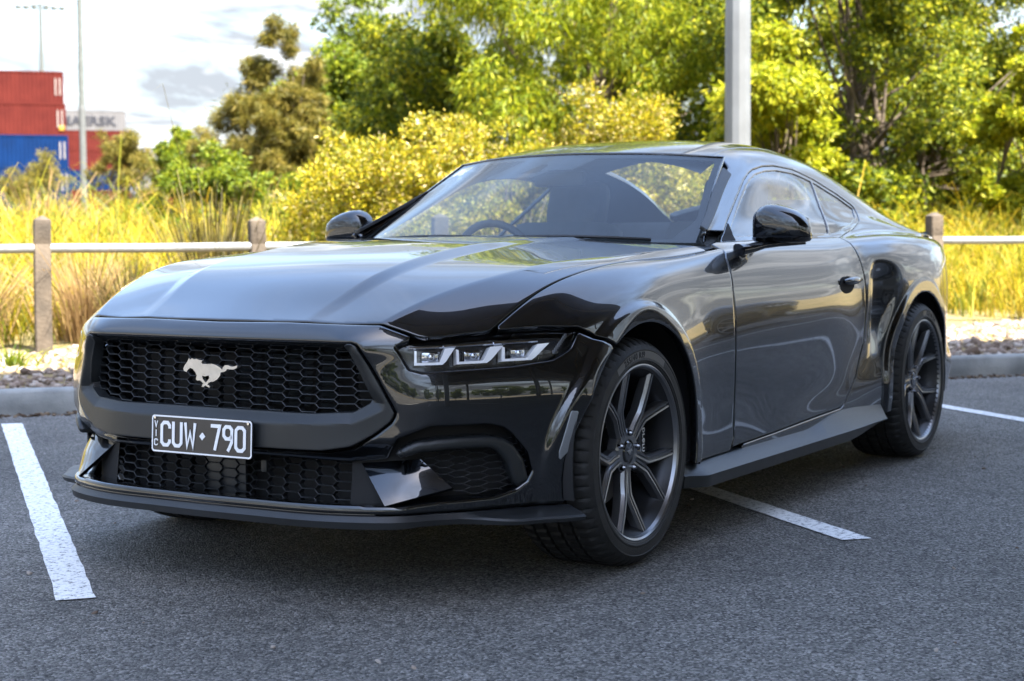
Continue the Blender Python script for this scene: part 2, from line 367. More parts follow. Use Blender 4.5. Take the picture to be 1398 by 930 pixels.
RR=[rc,r1,r2,rl,d1,dm,d2]+[r[7:] for r in SIDE]
vR=np.array([0,.29,.49,.565,.61,.73,.83,.87,.92,.98,1.07,1.17,1.29,1.405,1.495,1.575,1.64])
CPr=np.stack([np.concatenate([XG[:,None],r],1) for r in RR],1)
vs2,CPr=mirror_rows(vR,CPr)
REAR=Loft(XG[::-1],vs2,CPr[::-1],disp=flare)
V_RAIL,V_BELT=.565,.87
# front fascia: rows of constant z, plan curve of 11 points
ZF=[.20,.27,.34,.42,.50,.60,.66,.72,.775]
FP=[[(.885,0),(.880,.2),(.866,.4),(.838,.5),(.800,.603),(.735,.708),(.640,.812),(.530,.888),(.434,.937),(.335,.958),(.225,.966)],
[(.882,0),(.877,.2),(.862,.4),(.834,.5),(.796,.60),(.731,.705),(.636,.81),(.526,.886),(.430,.935),(.332,.957),(.222,.966)],
[(.872,0),(.868,.2),(.854,.4),(.825,.5),(.786,.595),(.721,.70),(.626,.805),(.516,.882),(.421,.930),(.322,.952),(.212,.960)],
[(.868,0),(.864,.2),(.848,.4),(.816,.5),(.779,.585),(.716,.69),(.621,.795),(.511,.875),(.411,.925),(.311,.946),(.202,.955)],
[(.866,0),(.862,.2),(.846,.4),(.815,.5),(.777,.576),(.712,.68),(.612,.788),(.502,.869),(.402,.919),(.302,.942),(.200,.952)],
[(.862,0),(.858,.2),(.845,.4),(.825,.49),(.785,.563),(.717,.655),(.620,.750),(.498,.838),(.396,.895),(.298,.929),(.196,.946)],
[(.856,0),(.853,.2),(.844,.4),(.829,.488),(.784,.564),(.716,.649),(.620,.737),(.496,.828),(.389,.889),(.288,.922),(.190,.940)],
[(.843,0),(.840,.2),(.833,.4),(.822,.487),(.772,.566),(.705,.643),(.612,.725),(.488,.816),(.377,.880),(.277,.910),(.186,.932)],
[(.785,0),(.783,.2),(.772,.4),(.748,.495),(.715,.566),(.655,.632),(.571,.705),(.453,.789),(.345,.848),(.256,.886),(.176,.913)]]
SF=np.array([0,.2,.405,.50,.59,.71,.85,.985,1.10,1.205,1.31])
CPb=np.array([[(x,y,z) for x,y in row] for z,row in zip(ZF,FP)]).transpose(1,0,2) # [s,z,3]
_r=CPb[:,ZF.index(.72),:2].copy();_t=np.gradient(_r,axis=0);_n=np.stack([_t[:,1],-_t[:,0]],-1);_n/=np.linalg.norm(_n,axis=-1,keepdims=True)
for _k,_w,_g in ((4,.4,.8),(5,1,1.05),(6,1,1.1),(7,1,1.05),(8,1,1.2),(9,.8,1.6)):
    for _i,_z in enumerate(ZF):
        if _z<.70:
            _g_=np.interp(_z,[.20,.27,.34,.42,.50,.60,.66,.72],[.010,.014,.020,.026,.029,.024,.013,0])*_g
            CPb[_k,_i,:2]=CPb[_k,_i,:2]*(1-_w)+(_r[_k]+_n[_k]*_g_)*_w
m=CPb[1:][::-1].copy();m[...,1]*=-1
FASC=Loft(np.concatenate([-SF[1:][::-1],SF]),ZF,np.concatenate([m,CPb],0),disp=flare)
# windscreen: s across (-1..1), t up
WB=[(-.50,0,.972),(-.535,.25,.970),(-.64,.52,.966),(-.855,.745,.960)]
WM=[(-.86,0,1.148),(-.89,.22,1.145),(-.97,.45,1.135),(-1.115,.655,1.120)]
WT=[(-1.225,0,1.300),(-1.25,.20,1.298),(-1.305,.40,1.291),(-1.385,.585,1.277)]
Q=np.array([WB,WM,WT]).transpose(1,0,2);m=Q[1:][::-1].copy();m[...,1]*=-1
WIND=Loft([-1,-.7,-.34,0,.34,.7,1],[0,.5,1],np.concatenate([m,Q],0))
# ------------------------------------------------------------------ trimmed panels of a surface
def sdf_poly(x, y, poly):
    """distance to a 2D outline, positive inside"""
    P = np.array(poly, float); d = np.full(x.shape, 1e9); ins = np.zeros(x.shape, bool); n = len(P)
    for i in range(n):
        ax, ay = P[i]; bx, by = P[(i+1) % n]; ex, ey = bx-ax, by-ay
        t = np.clip(((x-ax)*ex+(y-ay)*ey)/(ex*ex+ey*ey+1e-12), 0, 1)
        d = np.minimum(d, np.hypot(x-ax-t*ex, y-ay-t*ey))
        if abs(by-ay) > 1e-12:
            c = ((ay > y) != (by > y)) & (x < (bx-ax)*(y-ay)/(by-ay)+ax); ins ^= c
    return np.where(ins, d, -d)
def gradnorm(D, Pi, Pj):
    Di, Dj = np.gradient(D); g11 = (Pi*Pi).sum(-1); g22 = (Pj*Pj).sum(-1); g12 = (Pi*Pj).sum(-1); det = np.maximum(g11*g22-g12**2, 1e-14)
    return np.sqrt(np.maximum((Di*Di*g22-2*Di*Dj*g12+Dj*Dj*g11)/det, 1e-8))
def panel(S, u, v, Dfun, rnd=.004, flange=.014, off=None, out=1):
    """u, v: 1D parameter arrays. Dfun(P,U,V) -> list of fields, positive where the panel is. Returns verts, faces."""
    U, Vv = np.meshgrid(u, v, indexing='ij'); P = S(U, Vv)
    def evalD(P, U, Vv):
        Pi = np.gradient(P, axis=0); Pj = np.gradient(P, axis=1); D = None
        for d in Dfun(P, U, Vv):
            d = d/np.maximum(gradnorm(d, Pi, Pj), .25); D = d if D is None else np.minimum(D, d)
        return D, Pi, Pj
    D, Pi, Pj = evalD(P, U, Vv); D = D-rnd
    g11 = (Pi*Pi).sum(-1); g22_ = (Pj*Pj).sum(-1); g12 = (Pi*Pj).sum(-1); det = np.maximum(g11*g22_-g12**2, 1e-14); Da, Db = np.gradient(D)
    G = ((g22_*Da-g12*Db)/det)[..., None]*Pi+((g11*Db-g12*Da)/det)[..., None]*Pj
    # pull grid points that nearly touch the outline on to it
    Di, Dj = np.gradient(D); hi = np.linalg.norm(Pi, axis=-1); hj = np.linalg.norm(Pj, axis=-1); h = np.minimum(hi, hj)
    near = np.abs(D) < .30*h; g2 = Di*Di+Dj*Dj+1e-12
    si = np.where(near, np.clip(-D*Di/g2, -.45, .45), 0); sj = np.where(near, np.clip(-D*Dj/g2, -.45, .45), 0)
    ii, jj = np.meshgrid(np.arange(len(u)), np.arange(len(v)), indexing='ij')
    U2 = np.interp((ii+si).ravel(), np.arange(len(u)), u).reshape(U.shape); V2 = np.interp((jj+sj).ravel(), np.arange(len(v)), v).reshape(U.shape)
    P = S(U2, V2); D = np.where(near, 0.0, D)
    Pi = np.gradient(P, axis=0); Pj = np.gradient(P, axis=1)
    N = np.cross(Pi, Pj)*out; N /= (np.linalg.norm(N, axis=-1, keepdims=True)+1e-12)
    if off is not None: P = P+N*off(P, U2, V2, D)[..., None]
    nu, nv = D.shape; Dk = D.ravel(); Pk = P.reshape(-1, 3); Nk = N.reshape(-1, 3); Gk = G.reshape(-1, 3)
    pos = Dk >= 0
    q = np.stack([(ii*nv+jj)[:-1, :-1], (ii*nv+jj)[1:, :-1], (ii*nv+jj)[1:, 1:], (ii*nv+jj)[:-1, 1:]], -1).reshape(-1, 4)
    if out < 0: q = q[:, ::-1]
    cnt = pos[q].sum(1); strict = (Dk[q] > 0).sum(1)
    full = q[(cnt == 4) & (strict > 0)]; part = q[(cnt < 4) & (strict > 0)]
    VP = [Pk]; VN = [Nk]; VD = [Dk]; extra = {}; ne = len(Pk); newP, newN, newG = [], [], []; faces = []
    for c in part:
        poly = []
        for a, b in zip(c, np.roll(c, -1)):
            if Dk[a] >= 0: poly.append(a)
            if (Dk[a] > 0) != (Dk[b] > 0) and Dk[a] != 0 and Dk[b] != 0:
                key = (min(a, b), max(a, b))
                if key not in extra:
                    t = Dk[a]/(Dk[a]-Dk[b]); extra[key] = ne; ne += 1
                    newP.append(Pk[a]+(Pk[b]-Pk[a])*t); nn = Nk[a]+(Nk[b]-Nk[a])*t; newN.append(nn/np.linalg.norm(nn)); newG.append(Gk[a]+(Gk[b]-Gk[a])*t)
                poly.append(extra[key])
        if len(poly) >= 3: faces.append(tuple(int(x) for x in poly))
    PP = np.concatenate([Pk]+([np.array(newP)] if newP else [])); NN = np.concatenate([Nk]+([np.array(newN)] if newN else [])); DD = np.concatenate([Dk, np.zeros(len(newP))])
    GG = np.concatenate([Gk]+([np.array(newG)] if newG else []))
    allf = [tuple(map(int, f)) for f in full]+faces
    used = np.zeros(len(PP), bool)
    for f in allf: used[list(f)] = True
    mp = -np.ones(len(PP), int); mp[used] = np.arange(used.sum())
    onrim = DD[used] <= 1e-12; V = PP[used]; Nn = NN[used]; Fs = [tuple(int(mp[i]) for i in f) for f in allf]
    ed = {}
    for f in Fs:
        for a, b in zip(f, f[1:]+f[:1]):
            if (b, a) in ed: del ed[(b, a)]
            else: ed[(a, b)] = 1
    rim = [(a, b) for (a, b) in ed if onrim[a] and onrim[b]]
    O = -GG[used]; O = O-Nn*(O*Nn).sum(1, keepdims=True); O /= (np.linalg.norm(O, axis=1, keepdims=True)+1e-12)
    steps = []
    if rnd: steps += [(rnd*math.sin(q), rnd*(1-math.cos(q))) for q in (R(30), R(60), R(90))]
    if flange: steps += [(rnd, rnd+flange)]
    if steps and rim:
        vs_ = sorted({x for e in rim for x in e}); last = {x: x for x in vs_}; addV = []
        for do, dn in steps:
            cur = {x: len(V)+len(addV)+k for k, x in enumerate(vs_)}
            addV += [V[x]+O[x]*do-Nn[x]*dn for x in vs_]
            Fs += [(last[b], last[a], cur[a], cur[b]) for a, b in rim]
            last = cur
        V = np.concatenate([V, np.array(addV)])
    return V, Fs
def span(a, b, h): return np.linspace(a, b, max(2, int(round(abs(b-a)/h))+1))
# ------------------------------------------------------------------ the car: x forward (front axle 0), y to its left, z up
car = root('parked_car', 'dark grey metallic two-door coupe with black wheels parked across the painted bay lines', 'car')
HL = [(0, .760), (.261, .763), (.546, .759), (.694, .717), (.758, .719), (.9, .731), (1.047, .736), (1.152, .729), (1.191, .715), (1.295, .679), (1.4, .60)]
def zline(s): return np.interp(np.abs(s), [a for a, _ in HL], [b for _, b in HL])
LAMP = [(.617, .696), (.649, .708), (.70, .7125), (.758, .7145), (.9, .7265), (1.047, .7315), (1.146, .7265), (1.152, .717), (1.117, .677), (1.062, .651), (.951, .638), (.835, .634), (.693, .630), (.655, .638)]
SHIELD = [(-.497, .709), (-.513, .702), (-.566, .607), (-.606, .520), (-.600, .508), (-.589, .494), (-.534, .458), (-.473, .424), (-.40, .412), (0, .408)]
SHIELD = SHIELD+[(-a, b) for a, b in SHIELD[::-1][1:]]
OPENG = [(-.476, .700), (-.514, .627), (-.540, .556), (-.530, .543), (-.478, .518), (-.36, .513), (0, .513)]
OPENG = OPENG+[(-a, b) for a, b in OPENG[::-1][1:]]
CREASE = [(-.500, .704), (-.554, .587), (-.578, .545), (-.568, .528), (-.476, .491), (-.311, .484), (0, .480)]
CREASE = CREASE+[(-a, b) for a, b in CREASE[::-1][1:]]
LOWG = [(-.480, .384), (-.530, .272), (0, .272), (.530, .272), (.480, .384), (0, .384)]
INT = [(.468, .386), (.56, .395), (.605, .449), (.713, .481), (.887, .481), (.925, .470), (.945, .452), (.985, .397), (.998, .345), (.985, .318), (.958, .297), (.903, .281), (.742, .277), (.61, .270), (.515, .270), (.490, .330)]
BR_O = [(.592, .406), (.630, .424), (.662, .436), (.80, .446), (.895, .446), (.925, .440), (.950, .424), (.979, .377), (.992, .322), (.985, .310), (.960, .302)]
BR_I = [(.948, .330), (.936, .368), (.921, .392), (.905, .409), (.885, .417), (.80, .418), (.689, .415), (.63, .407)]
inside = lambda P, U, V, poly: sdf_poly(np.abs(U) if min(p[0] for p in poly) > 0 else U, V, poly)
zg = span(.235, .775, .0055); sg = span(-1.31, 1.31, .0055)
def archD(P, cx):
    x, z = P[..., 0], P[..., 2]; return np.hypot(x-cx, z-.345)-arch_R(x, z, cx)
def D_skin(P, U, V):
    return [zline(U)-V-.0025, -inside(P, U, V, LAMP), -inside(P, U, V, SHIELD), -inside(P, U, V, LOWG), -inside(P, U, V, INT), V-.246, archD(P, -.008), P[..., 0]-.14]
def off_skin(P, U, V, D):
    s = np.abs(U); t = np.where(V >= .386, 1-(V-.386)/.060, 1-(.386-V)/.114); w = sstep(.68, .58, s)
    return -.060*np.clip(t, 0, 1)**1.2*w*(V > .25)+.008*sstep(.31, .275, V)*sstep(.95, .75, s)
o = obj('front_bumper', *panel(FASC, sg, zg, D_skin, .009, .05, off_skin), M['paint'], car, 50)
def off_shield(P, U, V, D):
    d = sdf_poly(U, V, CREASE)
    return .004-.030*np.clip(d/.036, 0, 1)
obj('grille_surround', *panel(FASC, span(-.62, .62, .005), span(.40, .715, .005), lambda P, U, V: [inside(P, U, V, SHIELD)-.003, -inside(P, U, V, OPENG), .7065-V], .003, .03, off_shield), M['trim'], car, 28)
obj('bumper_backing', *panel(FASC, span(-1.12, 1.12, .05), span(.24, .735, .03), lambda P, U, V: [np.ones_like(U)], 0, 0, lambda P, U, V, D: np.full_like(U, -.15)), M['dark'], car, 60)
# honeycomb bars
def honeycomb(s0, s1, z0, z1, px, pz, off, depth, bar, keep=None, tip=.22):
    V, F = [], []; n = int((s1-s0)/px)+2; S = []
    for i in range(n):
        for j in range(int((z1-z0)/pz)+3):
            cs = s0+i*px; cz = z0+j*pz+(pz/2 if i % 2 else 0)
            if keep and not keep(cs, cz): continue
            w = px*.5; t = px*tip
            hexa = [(cs-w-t*.5, cz), (cs-w+t*.5, cz+pz/2), (cs+w-t*.5, cz+pz/2), (cs+w+t*.5, cz), (cs+w-t*.5, cz-pz/2), (cs-w+t*.5, cz-pz/2)]
            hexa = hexa[::-1]; ins = inset(hexa, bar); ins2 = inset(hexa, bar*.55)
            b = len(S)
            for h, dd in ((hexa, off), (ins, off-.001), (ins2, off-depth)): S += [(a, c, dd) for a, c in h]
            for k in range(6):
                k2 = (k+1) % 6
                F += [(b+k2, b+k, b+6+k, b+6+k2), (b+6+k2, b+6+k, b+12+k, b+12+k2)]
    A = np.array(S); P = FASC(A[:, 0], A[:, 1]); e = 1e-3
    Nn = np.cross(FASC(A[:, 0]+e, A[:, 1])-P, FASC(A[:, 0], A[:, 1]+e)-P); Nn /= np.linalg.norm(Nn, axis=1, keepdims=True)
    Nn = Nn*.35+np.array([.65, 0, 0]); Nn /= np.linalg.norm(Nn, axis=1, keepdims=True)
    return P+Nn*A[:, 2:3], [f[::-1] for f in F]
up = lambda s, z: sdf_poly(np.array([s]), np.array([z]), OPENG)[0] > -.035
obj('upper_grille', *honeycomb(-.540, .55, .49, .715, .0580, .0240, -.040, .022, .0013, up), M['satin'], car, 30)
low = lambda s, z: sdf_poly(np.array([s]), np.array([z]), LOWG)[0] > -.03
obj('lower_grille', *honeycomb(-.505, .51, .262, .395, .0580, .0250, -.076, .022, .0013, low), M['satin'], car, 30)
ig = lambda s, z: .675+(.385-z)*1.25 < s < .99 and .29 < z < .43
for sgn in (1, -1):
    vf = honeycomb(.64, .98, .295, .425, .050, .0190, -.040, .010, .0012, ig, .5)
    o = obj('intake_grille', *(vf if sgn > 0 else flipY(vf)), M['satin'], car, 30)
# closed shutters behind the upper grille
V, F = [], []
for k in range(11):
    z = .525+k*.0145
    for s0, s1 in ((.05, .13), (.14, .22), (.23, .31), (.32, .40)):
        A = np.array([s0, s1, s1, s0]); p = FASC(A, np.full(4, z)); q = p+np.array([[-.075, 0, 0]]); b = len(V)
        V += [tuple(x) for x in q]+[tuple(x+np.array([-.008, 0, .010])) for x in q]; F += [(b, b+1, b+2, b+3), (b, b+1, b+5, b+4), (b+4, b+5, b+6, b+7)]
obj('grille_shutters', V, F, M['trim'], car)
# radar cover in the lower grille, tow hook cover
p = FASC(np.array([0.]), np.array([.33]))[0]
rc_ = obj('radar_cover', *box((p[0]-.090, 0, .322), (.012, .150, .125), bev=.004), M['satin'], car, 40)
obj('tow_cover', *box((p[0]-.078, .150, .350), (.01, .020, .034), bev=.003), M['trim'], car, 40)
# shelf under the lower grille
obj('lower_lip', *panel(FASC, span(-.60, .60, .01), span(.236, .274, .004), lambda P, U, V: [.272-V, V-.240, .55-np.abs(U)], .006, .07, lambda P, U, V, D: .005-.9*np.clip(V-.252, 0, 1)), M['black'], car, 40)
# facets, brackets
def fpt(s, z, d=0.0):
    s = np.atleast_1d(np.array(s, float)); z = np.atleast_1d(np.array(z, float)); P = FASC(s, z); e = 1e-3
    n = np.cross(FASC(s+e, z)-P, FASC(s, z+e)-P); n /= np.linalg.norm(n, axis=1, keepdims=True)
    return P+n*np.reshape(d, (-1, 1))
def facet():
    # upward scoop: lower edge flush, upper edge set deep under the overhang
    q00, q01, q10, q11 = fpt(.484, .383, -.072)[0], fpt(.690, .385, -.050)[0], fpt(.566, .271, .003)[0], fpt(.785, .312, .000)[0]; V = []; n = 10; F = []
    for t in np.linspace(0, 1, n):
        for u in np.linspace(0, 1, n): V.append((q00*(1-u)+q01*u)*(1-t)+(q10*(1-u)+q11*u)*t+np.array([.010, .006, .004])*math.sin(math.pi*t)*math.sin(math.pi*u))
    for i in range(n-1):
        for j in range(n-1): F.append((i*n+j, (i+1)*n+j, (i+1)*n+j+1, i*n+j+1))
    # thickness
    V = np.array(V); k = len(V); V2 = V+np.array([-.012, 0, -.006]); F2 = [tuple(x+k for x in f[::-1]) for f in F]
    rim = list(range(n))+[i*n+n-1 for i in range(1, n)]+[(n-1)*n+j for j in range(n-2, -1, -1)]+[i*n for i in range(n-2, 0, -1)]
    F3 = [(rim[i], rim[(i+1) % len(rim)], rim[(i+1) % len(rim)]+k, rim[i]+k) for i in range(len(rim))]
    return np.concatenate([V, V2]), F+F2+F3
lr('scoop_facet', facet(), M['paint'], car, 30)
BR = BR_O+BR_I
lr('intake_bracket', panel(FASC, span(.57, 1.01, .004), span(.29, .455, .004), lambda P, U, V: [sdf_poly(U, V, BR)], .012, .035, lambda P, U, V, D: -.002+0*U), M['trim'], car, 50)
lr('intake_liner', panel(FASC, span(.46, 1.01, .02), span(.262, .49, .012), lambda P, U, V: [np.ones_like(U)], 0, 0, lambda P, U, V, D: np.full_like(U, -.072)), M['dark'], car, 50)
# ------------------------------------------------------------------ splitter
def splitter():
    V, F = [], []; ss = span(-1.088, 1.088, .016); n = 6
    for s in ss:
        a = abs(s); p = fpt(s, .252)[0]; fin = float(sstep(.80, .95, np.array(a))); e = 1e-3
        t = FASC(np.array([s+e]), np.array([.25]))[0]-FASC(np.array([s-e]), np.array([.25]))[0]; nrm = np.array([t[1], -t[0], 0]); nrm /= np.linalg.norm(nrm)
        out = .018+.070*fin; zt = .234-.006*fin; zb = .213+.003*fin
        mid = float(sstep(.60, .68, np.array(a)))*(1-fin)
        zb2 = zb-.004*(1-mid)
        for d, z in ((-.05, .244), (.004, .243), (out-.006, zt), (out, zt-.006), (out-.004, zb2), (-.08, zb2)):
            q = p+nrm*d; V.append((q[0], q[1], z))
    for i in range(len(ss)-1):
        for k in range(n):
            k2 = (k+1) % n; F.append((i*n+k, i*n+k2, (i+1)*n+k2, (i+1)*n+k))
    F.append(tuple(range(n))); F.append(tuple(range((len(ss)-1)*n, len(ss)*n))[::-1])
    return V, F
obj('front_splitter', *splitter(), M['satin'], car, 25)
# ------------------------------------------------------------------ head lamps
for sgn in (1, -1):
    T_ = (lambda vf: vf) if sgn > 0 else flipY
    hl = obj('headlamp', *T_(panel(FASC, span(.60, 1.17, .004), span(.615, .74, .004), lambda P, U, V: [sdf_poly(U, V, LAMP)-.001], 0, 0, lambda P, U, V, D: -.045+0*U)), M['lamp_in'], car, 40)
    obj('bezel', *T_(panel(FASC, span(.60, 1.17, .003), span(.615, .74, .003), lambda P, U, V: [sdf_poly(U, V, LAMP)-.002, .007-sdf_poly(U, V, LAMP)], .002, .04, lambda P, U, V, D: -.004+0*U)), M['black'], hl, 40)
    obj('lens', *T_(panel(FASC, span(.60, 1.17, .004), span(.615, .74, .004), lambda P, U, V: [sdf_poly(U, V, LAMP)-.006], .003, .0, lambda P, U, V, D: -.002+0*U)), M['lens'], hl, 40)
    def plate_(poly, d0, d1):
        n = len(poly); a = np.array(poly); V = np.concatenate([fpt(a[:, 0], a[:, 1], np.full(n, d0)), fpt(a[:, 0], a[:, 1], np.full(n, d1))])
        F = [tuple(range(n))]+[(i, n+i, n+(i+1) % n, (i+1) % n) for i in range(n)]
        return V, F
    for k, (sa, zb, w, sl_) in enumerate(((.668, .647, .090, .045), (.805, .648, .084, .044), (.929, .651, .074, .052))):
        leg = plate_([(sa-.001, zb), (sa+.007, zb), (sa+.010, zb+.038), (sa+.003, zb+.040)], -.010, -.04)
        bot = plate_([(sa, zb), (sa+w, zb+.001), (sa+w+.004, zb+.008), (sa+.006, zb+.0065)], -.009, -.04)
        slab = plate_([(sa+w-.014, zb+.001), (sa+w, zb+.001), (sa+w+.012, zb+.009), (sa+w+sl_+.002, zb+.046), (sa+w+sl_-.031, zb+.044), (sa+w-.006, zb+.012)], -.008, -.04)
        obj('light_guide', *T_(join(leg, bot, slab)), M['drl'], hl)
        c = fpt(sa+w*.60, zb+.021, -.030)[0]
        rt = Matrix.Rotation(math.radians([42, 52, 60][k]), 3, 'Z')
        pr = obj('projector', *T_(box(c, (.02, .046, .030), rt, .006)), M['reflector'], hl, 40)
        c2 = fpt(sa+w*.62, zb+.021, -.018)[0]
        bm = bmesh.new(); bmesh.ops.create_uvsphere(bm, u_segments=14, v_segments=8, radius=.0105); bm.transform(Matrix.Translation(c2))
        obj('bulb_lens', *T_(([tuple(v.co) for v in bm.verts], [tuple(v.index for v in f.verts) for f in bm.faces])), M['reflector'], pr, 60); bm.free()
    # bright rod along the top with two collars
    rod = [fpt(s, z, -.022)[0] for s, z in zip(np.linspace(.655, 1.03, 14), np.interp(np.linspace(.655, 1.03, 14), [.655, .758, .888, 1.03], [.694, .698, .703, .708]))]
    vf = join(tube(rod, .0042, 8), tube(rod[4:6], .0075, 8), tube(rod[9:11], .0075, 8))
    obj('light_rod', *T_(vf), M['reflector'], hl, 40)
    teeth = join(*[box(fpt(1.075+.006*i, .672+.0062*i, -.022)[0], (.012, .003, .010)) for i in range(9)])
    obj('outer_reflector', *T_(teeth), M['marker'], hl)
# side markers on the bumper corners
MK = [(1.084, .508), (1.106, .505), (1.082, .398), (1.054, .370), (1.052, .395)]
lr('side_marker', panel(FASC, span(1.03, 1.12, .003), span(.36, .52, .003), lambda P, U, V: [sdf_poly(U, V, MK)], .002, .004, lambda P, U, V, D: .003+0*U), M['marker'], car, 40)
# ------------------------------------------------------------------ bonnet, wings, doors, quarters, roof
HP = [(.803, 0), (.798, .2), (.781, .4), (.756, .532), (.716, .633), (.677, .670), (.563, .755), (.563, 1.2), (-2, 1.2)]
HP = HP+[(a, -b) for a, b in HP[::-1][:-1]]
def D_hood(P, U, V):
    y = P[..., 1]
    return [sdf_poly(P[..., 0], y, HP)-.002, V_SH-np.abs(V)-.0022, U-(-.525-.165*np.abs(y/.79)**2.2)]
obj('bonnet', *panel(FRONT, span(-.75, .835, .011), span(-.83, .83, .010), D_hood, .004, .012), M['paint'], car, 50)
GAPL = [(-.861, .965), (-.80, .935), (-.761, .911), (-.747, .862), (-.741, .794), (-.743, .671), (-.758, .496), (-.757, .30), (-.735, .27)]
def xdoor(z): return np.interp(z, [b for _, b in GAPL[::-1]], [a for a, _ in GAPL[::-1]])
FP_ = [(.62, 1.3), (.62, .738), (.563, .736), (.42, .742), (.323, .736), (.291, .721), (.202, .685), (.12, .5), (-.2, .3), (-.2, .262), (-1.2, .262), (-1.2, 1.3)]
def D_fend(P, U, V):
    x, z = P[..., 0], P[..., 2]
    return [sdf_poly(x, z, FP_), x-xdoor(z)-.0022, archD(P, -.008), V-V_SH-.0018]
lr('front_wing', panel(FRONT, span(-.84, .66, .008), span(.80, 1.60, .0075), D_fend, .004, .02), M['paint'], car, 50)
REARL = [(-2.048, .985), (-2.048, .969), (-2.055, .89), (-2.075, .80), (-2.082, .70), (-2.075, .60), (-2.06, .538), (-1.965, .414), (-1.83, .318), (-1.79, .304)]
BOT = [(-1.795, .306), (-1.417, .292), (-1.133, .281), (-.735, .270)]
DOOR = GAPL+BOT[::-1][1:]+REARL[::-1]
DOORX = [(-.861, 1.0)]+GAPL[1:]+BOT[::-1][1:]+REARL[::-1][:-2]+[(-2.048, .975), (-2.048, 1.0)]
DLO = [(-.893, .964), (-1.171, 1.081), (-1.421, 1.192), (-1.500, 1.220), (-1.565, 1.237), (-1.686, 1.254), (-1.811, 1.260), (-2.0, 1.251), (-2.234, 1.215), (-2.474, 1.160), (-2.618, 1.112), (-2.632, 1.095), (-2.615, 1.078), (-2.517, 1.040), (-2.337, 1.003), (-2.10, .976), (-2.055, .973), (-1.5, .9705), (-1.1, .9665)]
belt_z = lambda x: np.interp(x, [-2.055, -1.5, -1.1, -.893], [.973, .9705, .9665, .964])
def D_door(P, U, V):
    x, z = P[..., 0], P[..., 2]
    return [sdf_poly(x, z, DOORX)-.0022, belt_z(x)-z-.001]
doors = lr('door', panel(REAR, span(-2.16, -.70, .008), span(.82, 1.60, .0075), D_door, .004, .02), M['paint'], car, 50)
XW = lambda y: np.interp(np.abs(y), [0, .2, .4, .585, .7], [-1.228, -1.253, -1.308, -1.390, -1.5])
def D_quart(P, U, V):
    x, z = P[..., 0], P[..., 2]; vl = .50+.068*sstep(-1.47, -1.39, x)
    return [V-vl-.004, -sdf_poly(x, z, DOORX)-.0022, -sdf_poly(x, z, DLO), z-.240, archD(P, -2.705), x+3.58, -.84-x]
quarters = lr('quarter_panel', panel(REAR, span(-3.62, -.80, .009), span(.47, 1.64, .0075), D_quart, .004, .02), M['paint'], car, 50)
obj('roof', *panel(REAR, span(-2.50, -1.20, .012), span(-.52, .52, .011), lambda P, U, V: [.496-np.abs(V), XW(P[..., 1])-P[..., 0]-.004, P[..., 0]+2.42-.12*P[..., 1]**2/.25], .004, .015), M['paint'], car, 50)
obj('boot_lid', *panel(REAR, span(-3.60, -3.22, .012), span(-.52, .52, .011), lambda P, U, V: [.497-np.abs(V), -3.245-P[..., 0], P[..., 0]+3.58], .004, .02), M['paint'], car, 50)
# dark strips in the roof gutters
lr('roof_moulding', panel(REAR, span(-2.45, -1.36, .012), span(.47, .53, .003), lambda P, U, V: [V-.490, .511-V, XW(P[..., 1])-P[..., 0]-.002, P[..., 0]+2.43], .003, .01, lambda P, U, V, D: -.002+0*U), M['black'], car, 50)
# rear end
def rear_cap():
    v = np.linspace(-1.64, 1.64, 90); us = [-3.585, -3.68, -3.76, -3.80]; V, F = [], []
    for u in us:
        P = REAR(np.full(len(v), u), v); V += [tuple(p) for p in P]
    P = REAR(np.full(len(v), -3.80), v); V += [(-3.87, p[1]*.93, .24+(p[2]-.24)*.95) for p in P]
    n = len(v); L_ = len(us)+1
    for i in range(L_-1):
        for k in range(n-1): F.append((i*n+k+1, i*n+k, (i+1)*n+k, (i+1)*n+k+1))
    F.append(tuple(range((L_-1)*n, L_*n))[::-1])
    return V, F
obj('rear_bumper', *rear_cap(), M['paint'], car, 40)
for y in (.30, .37, .44, -.30, -.37, -.44): obj('tail_lamp', *box((-3.875, y, .82), (.02, .04, .13), bev=.006), M['red'], car, 40)
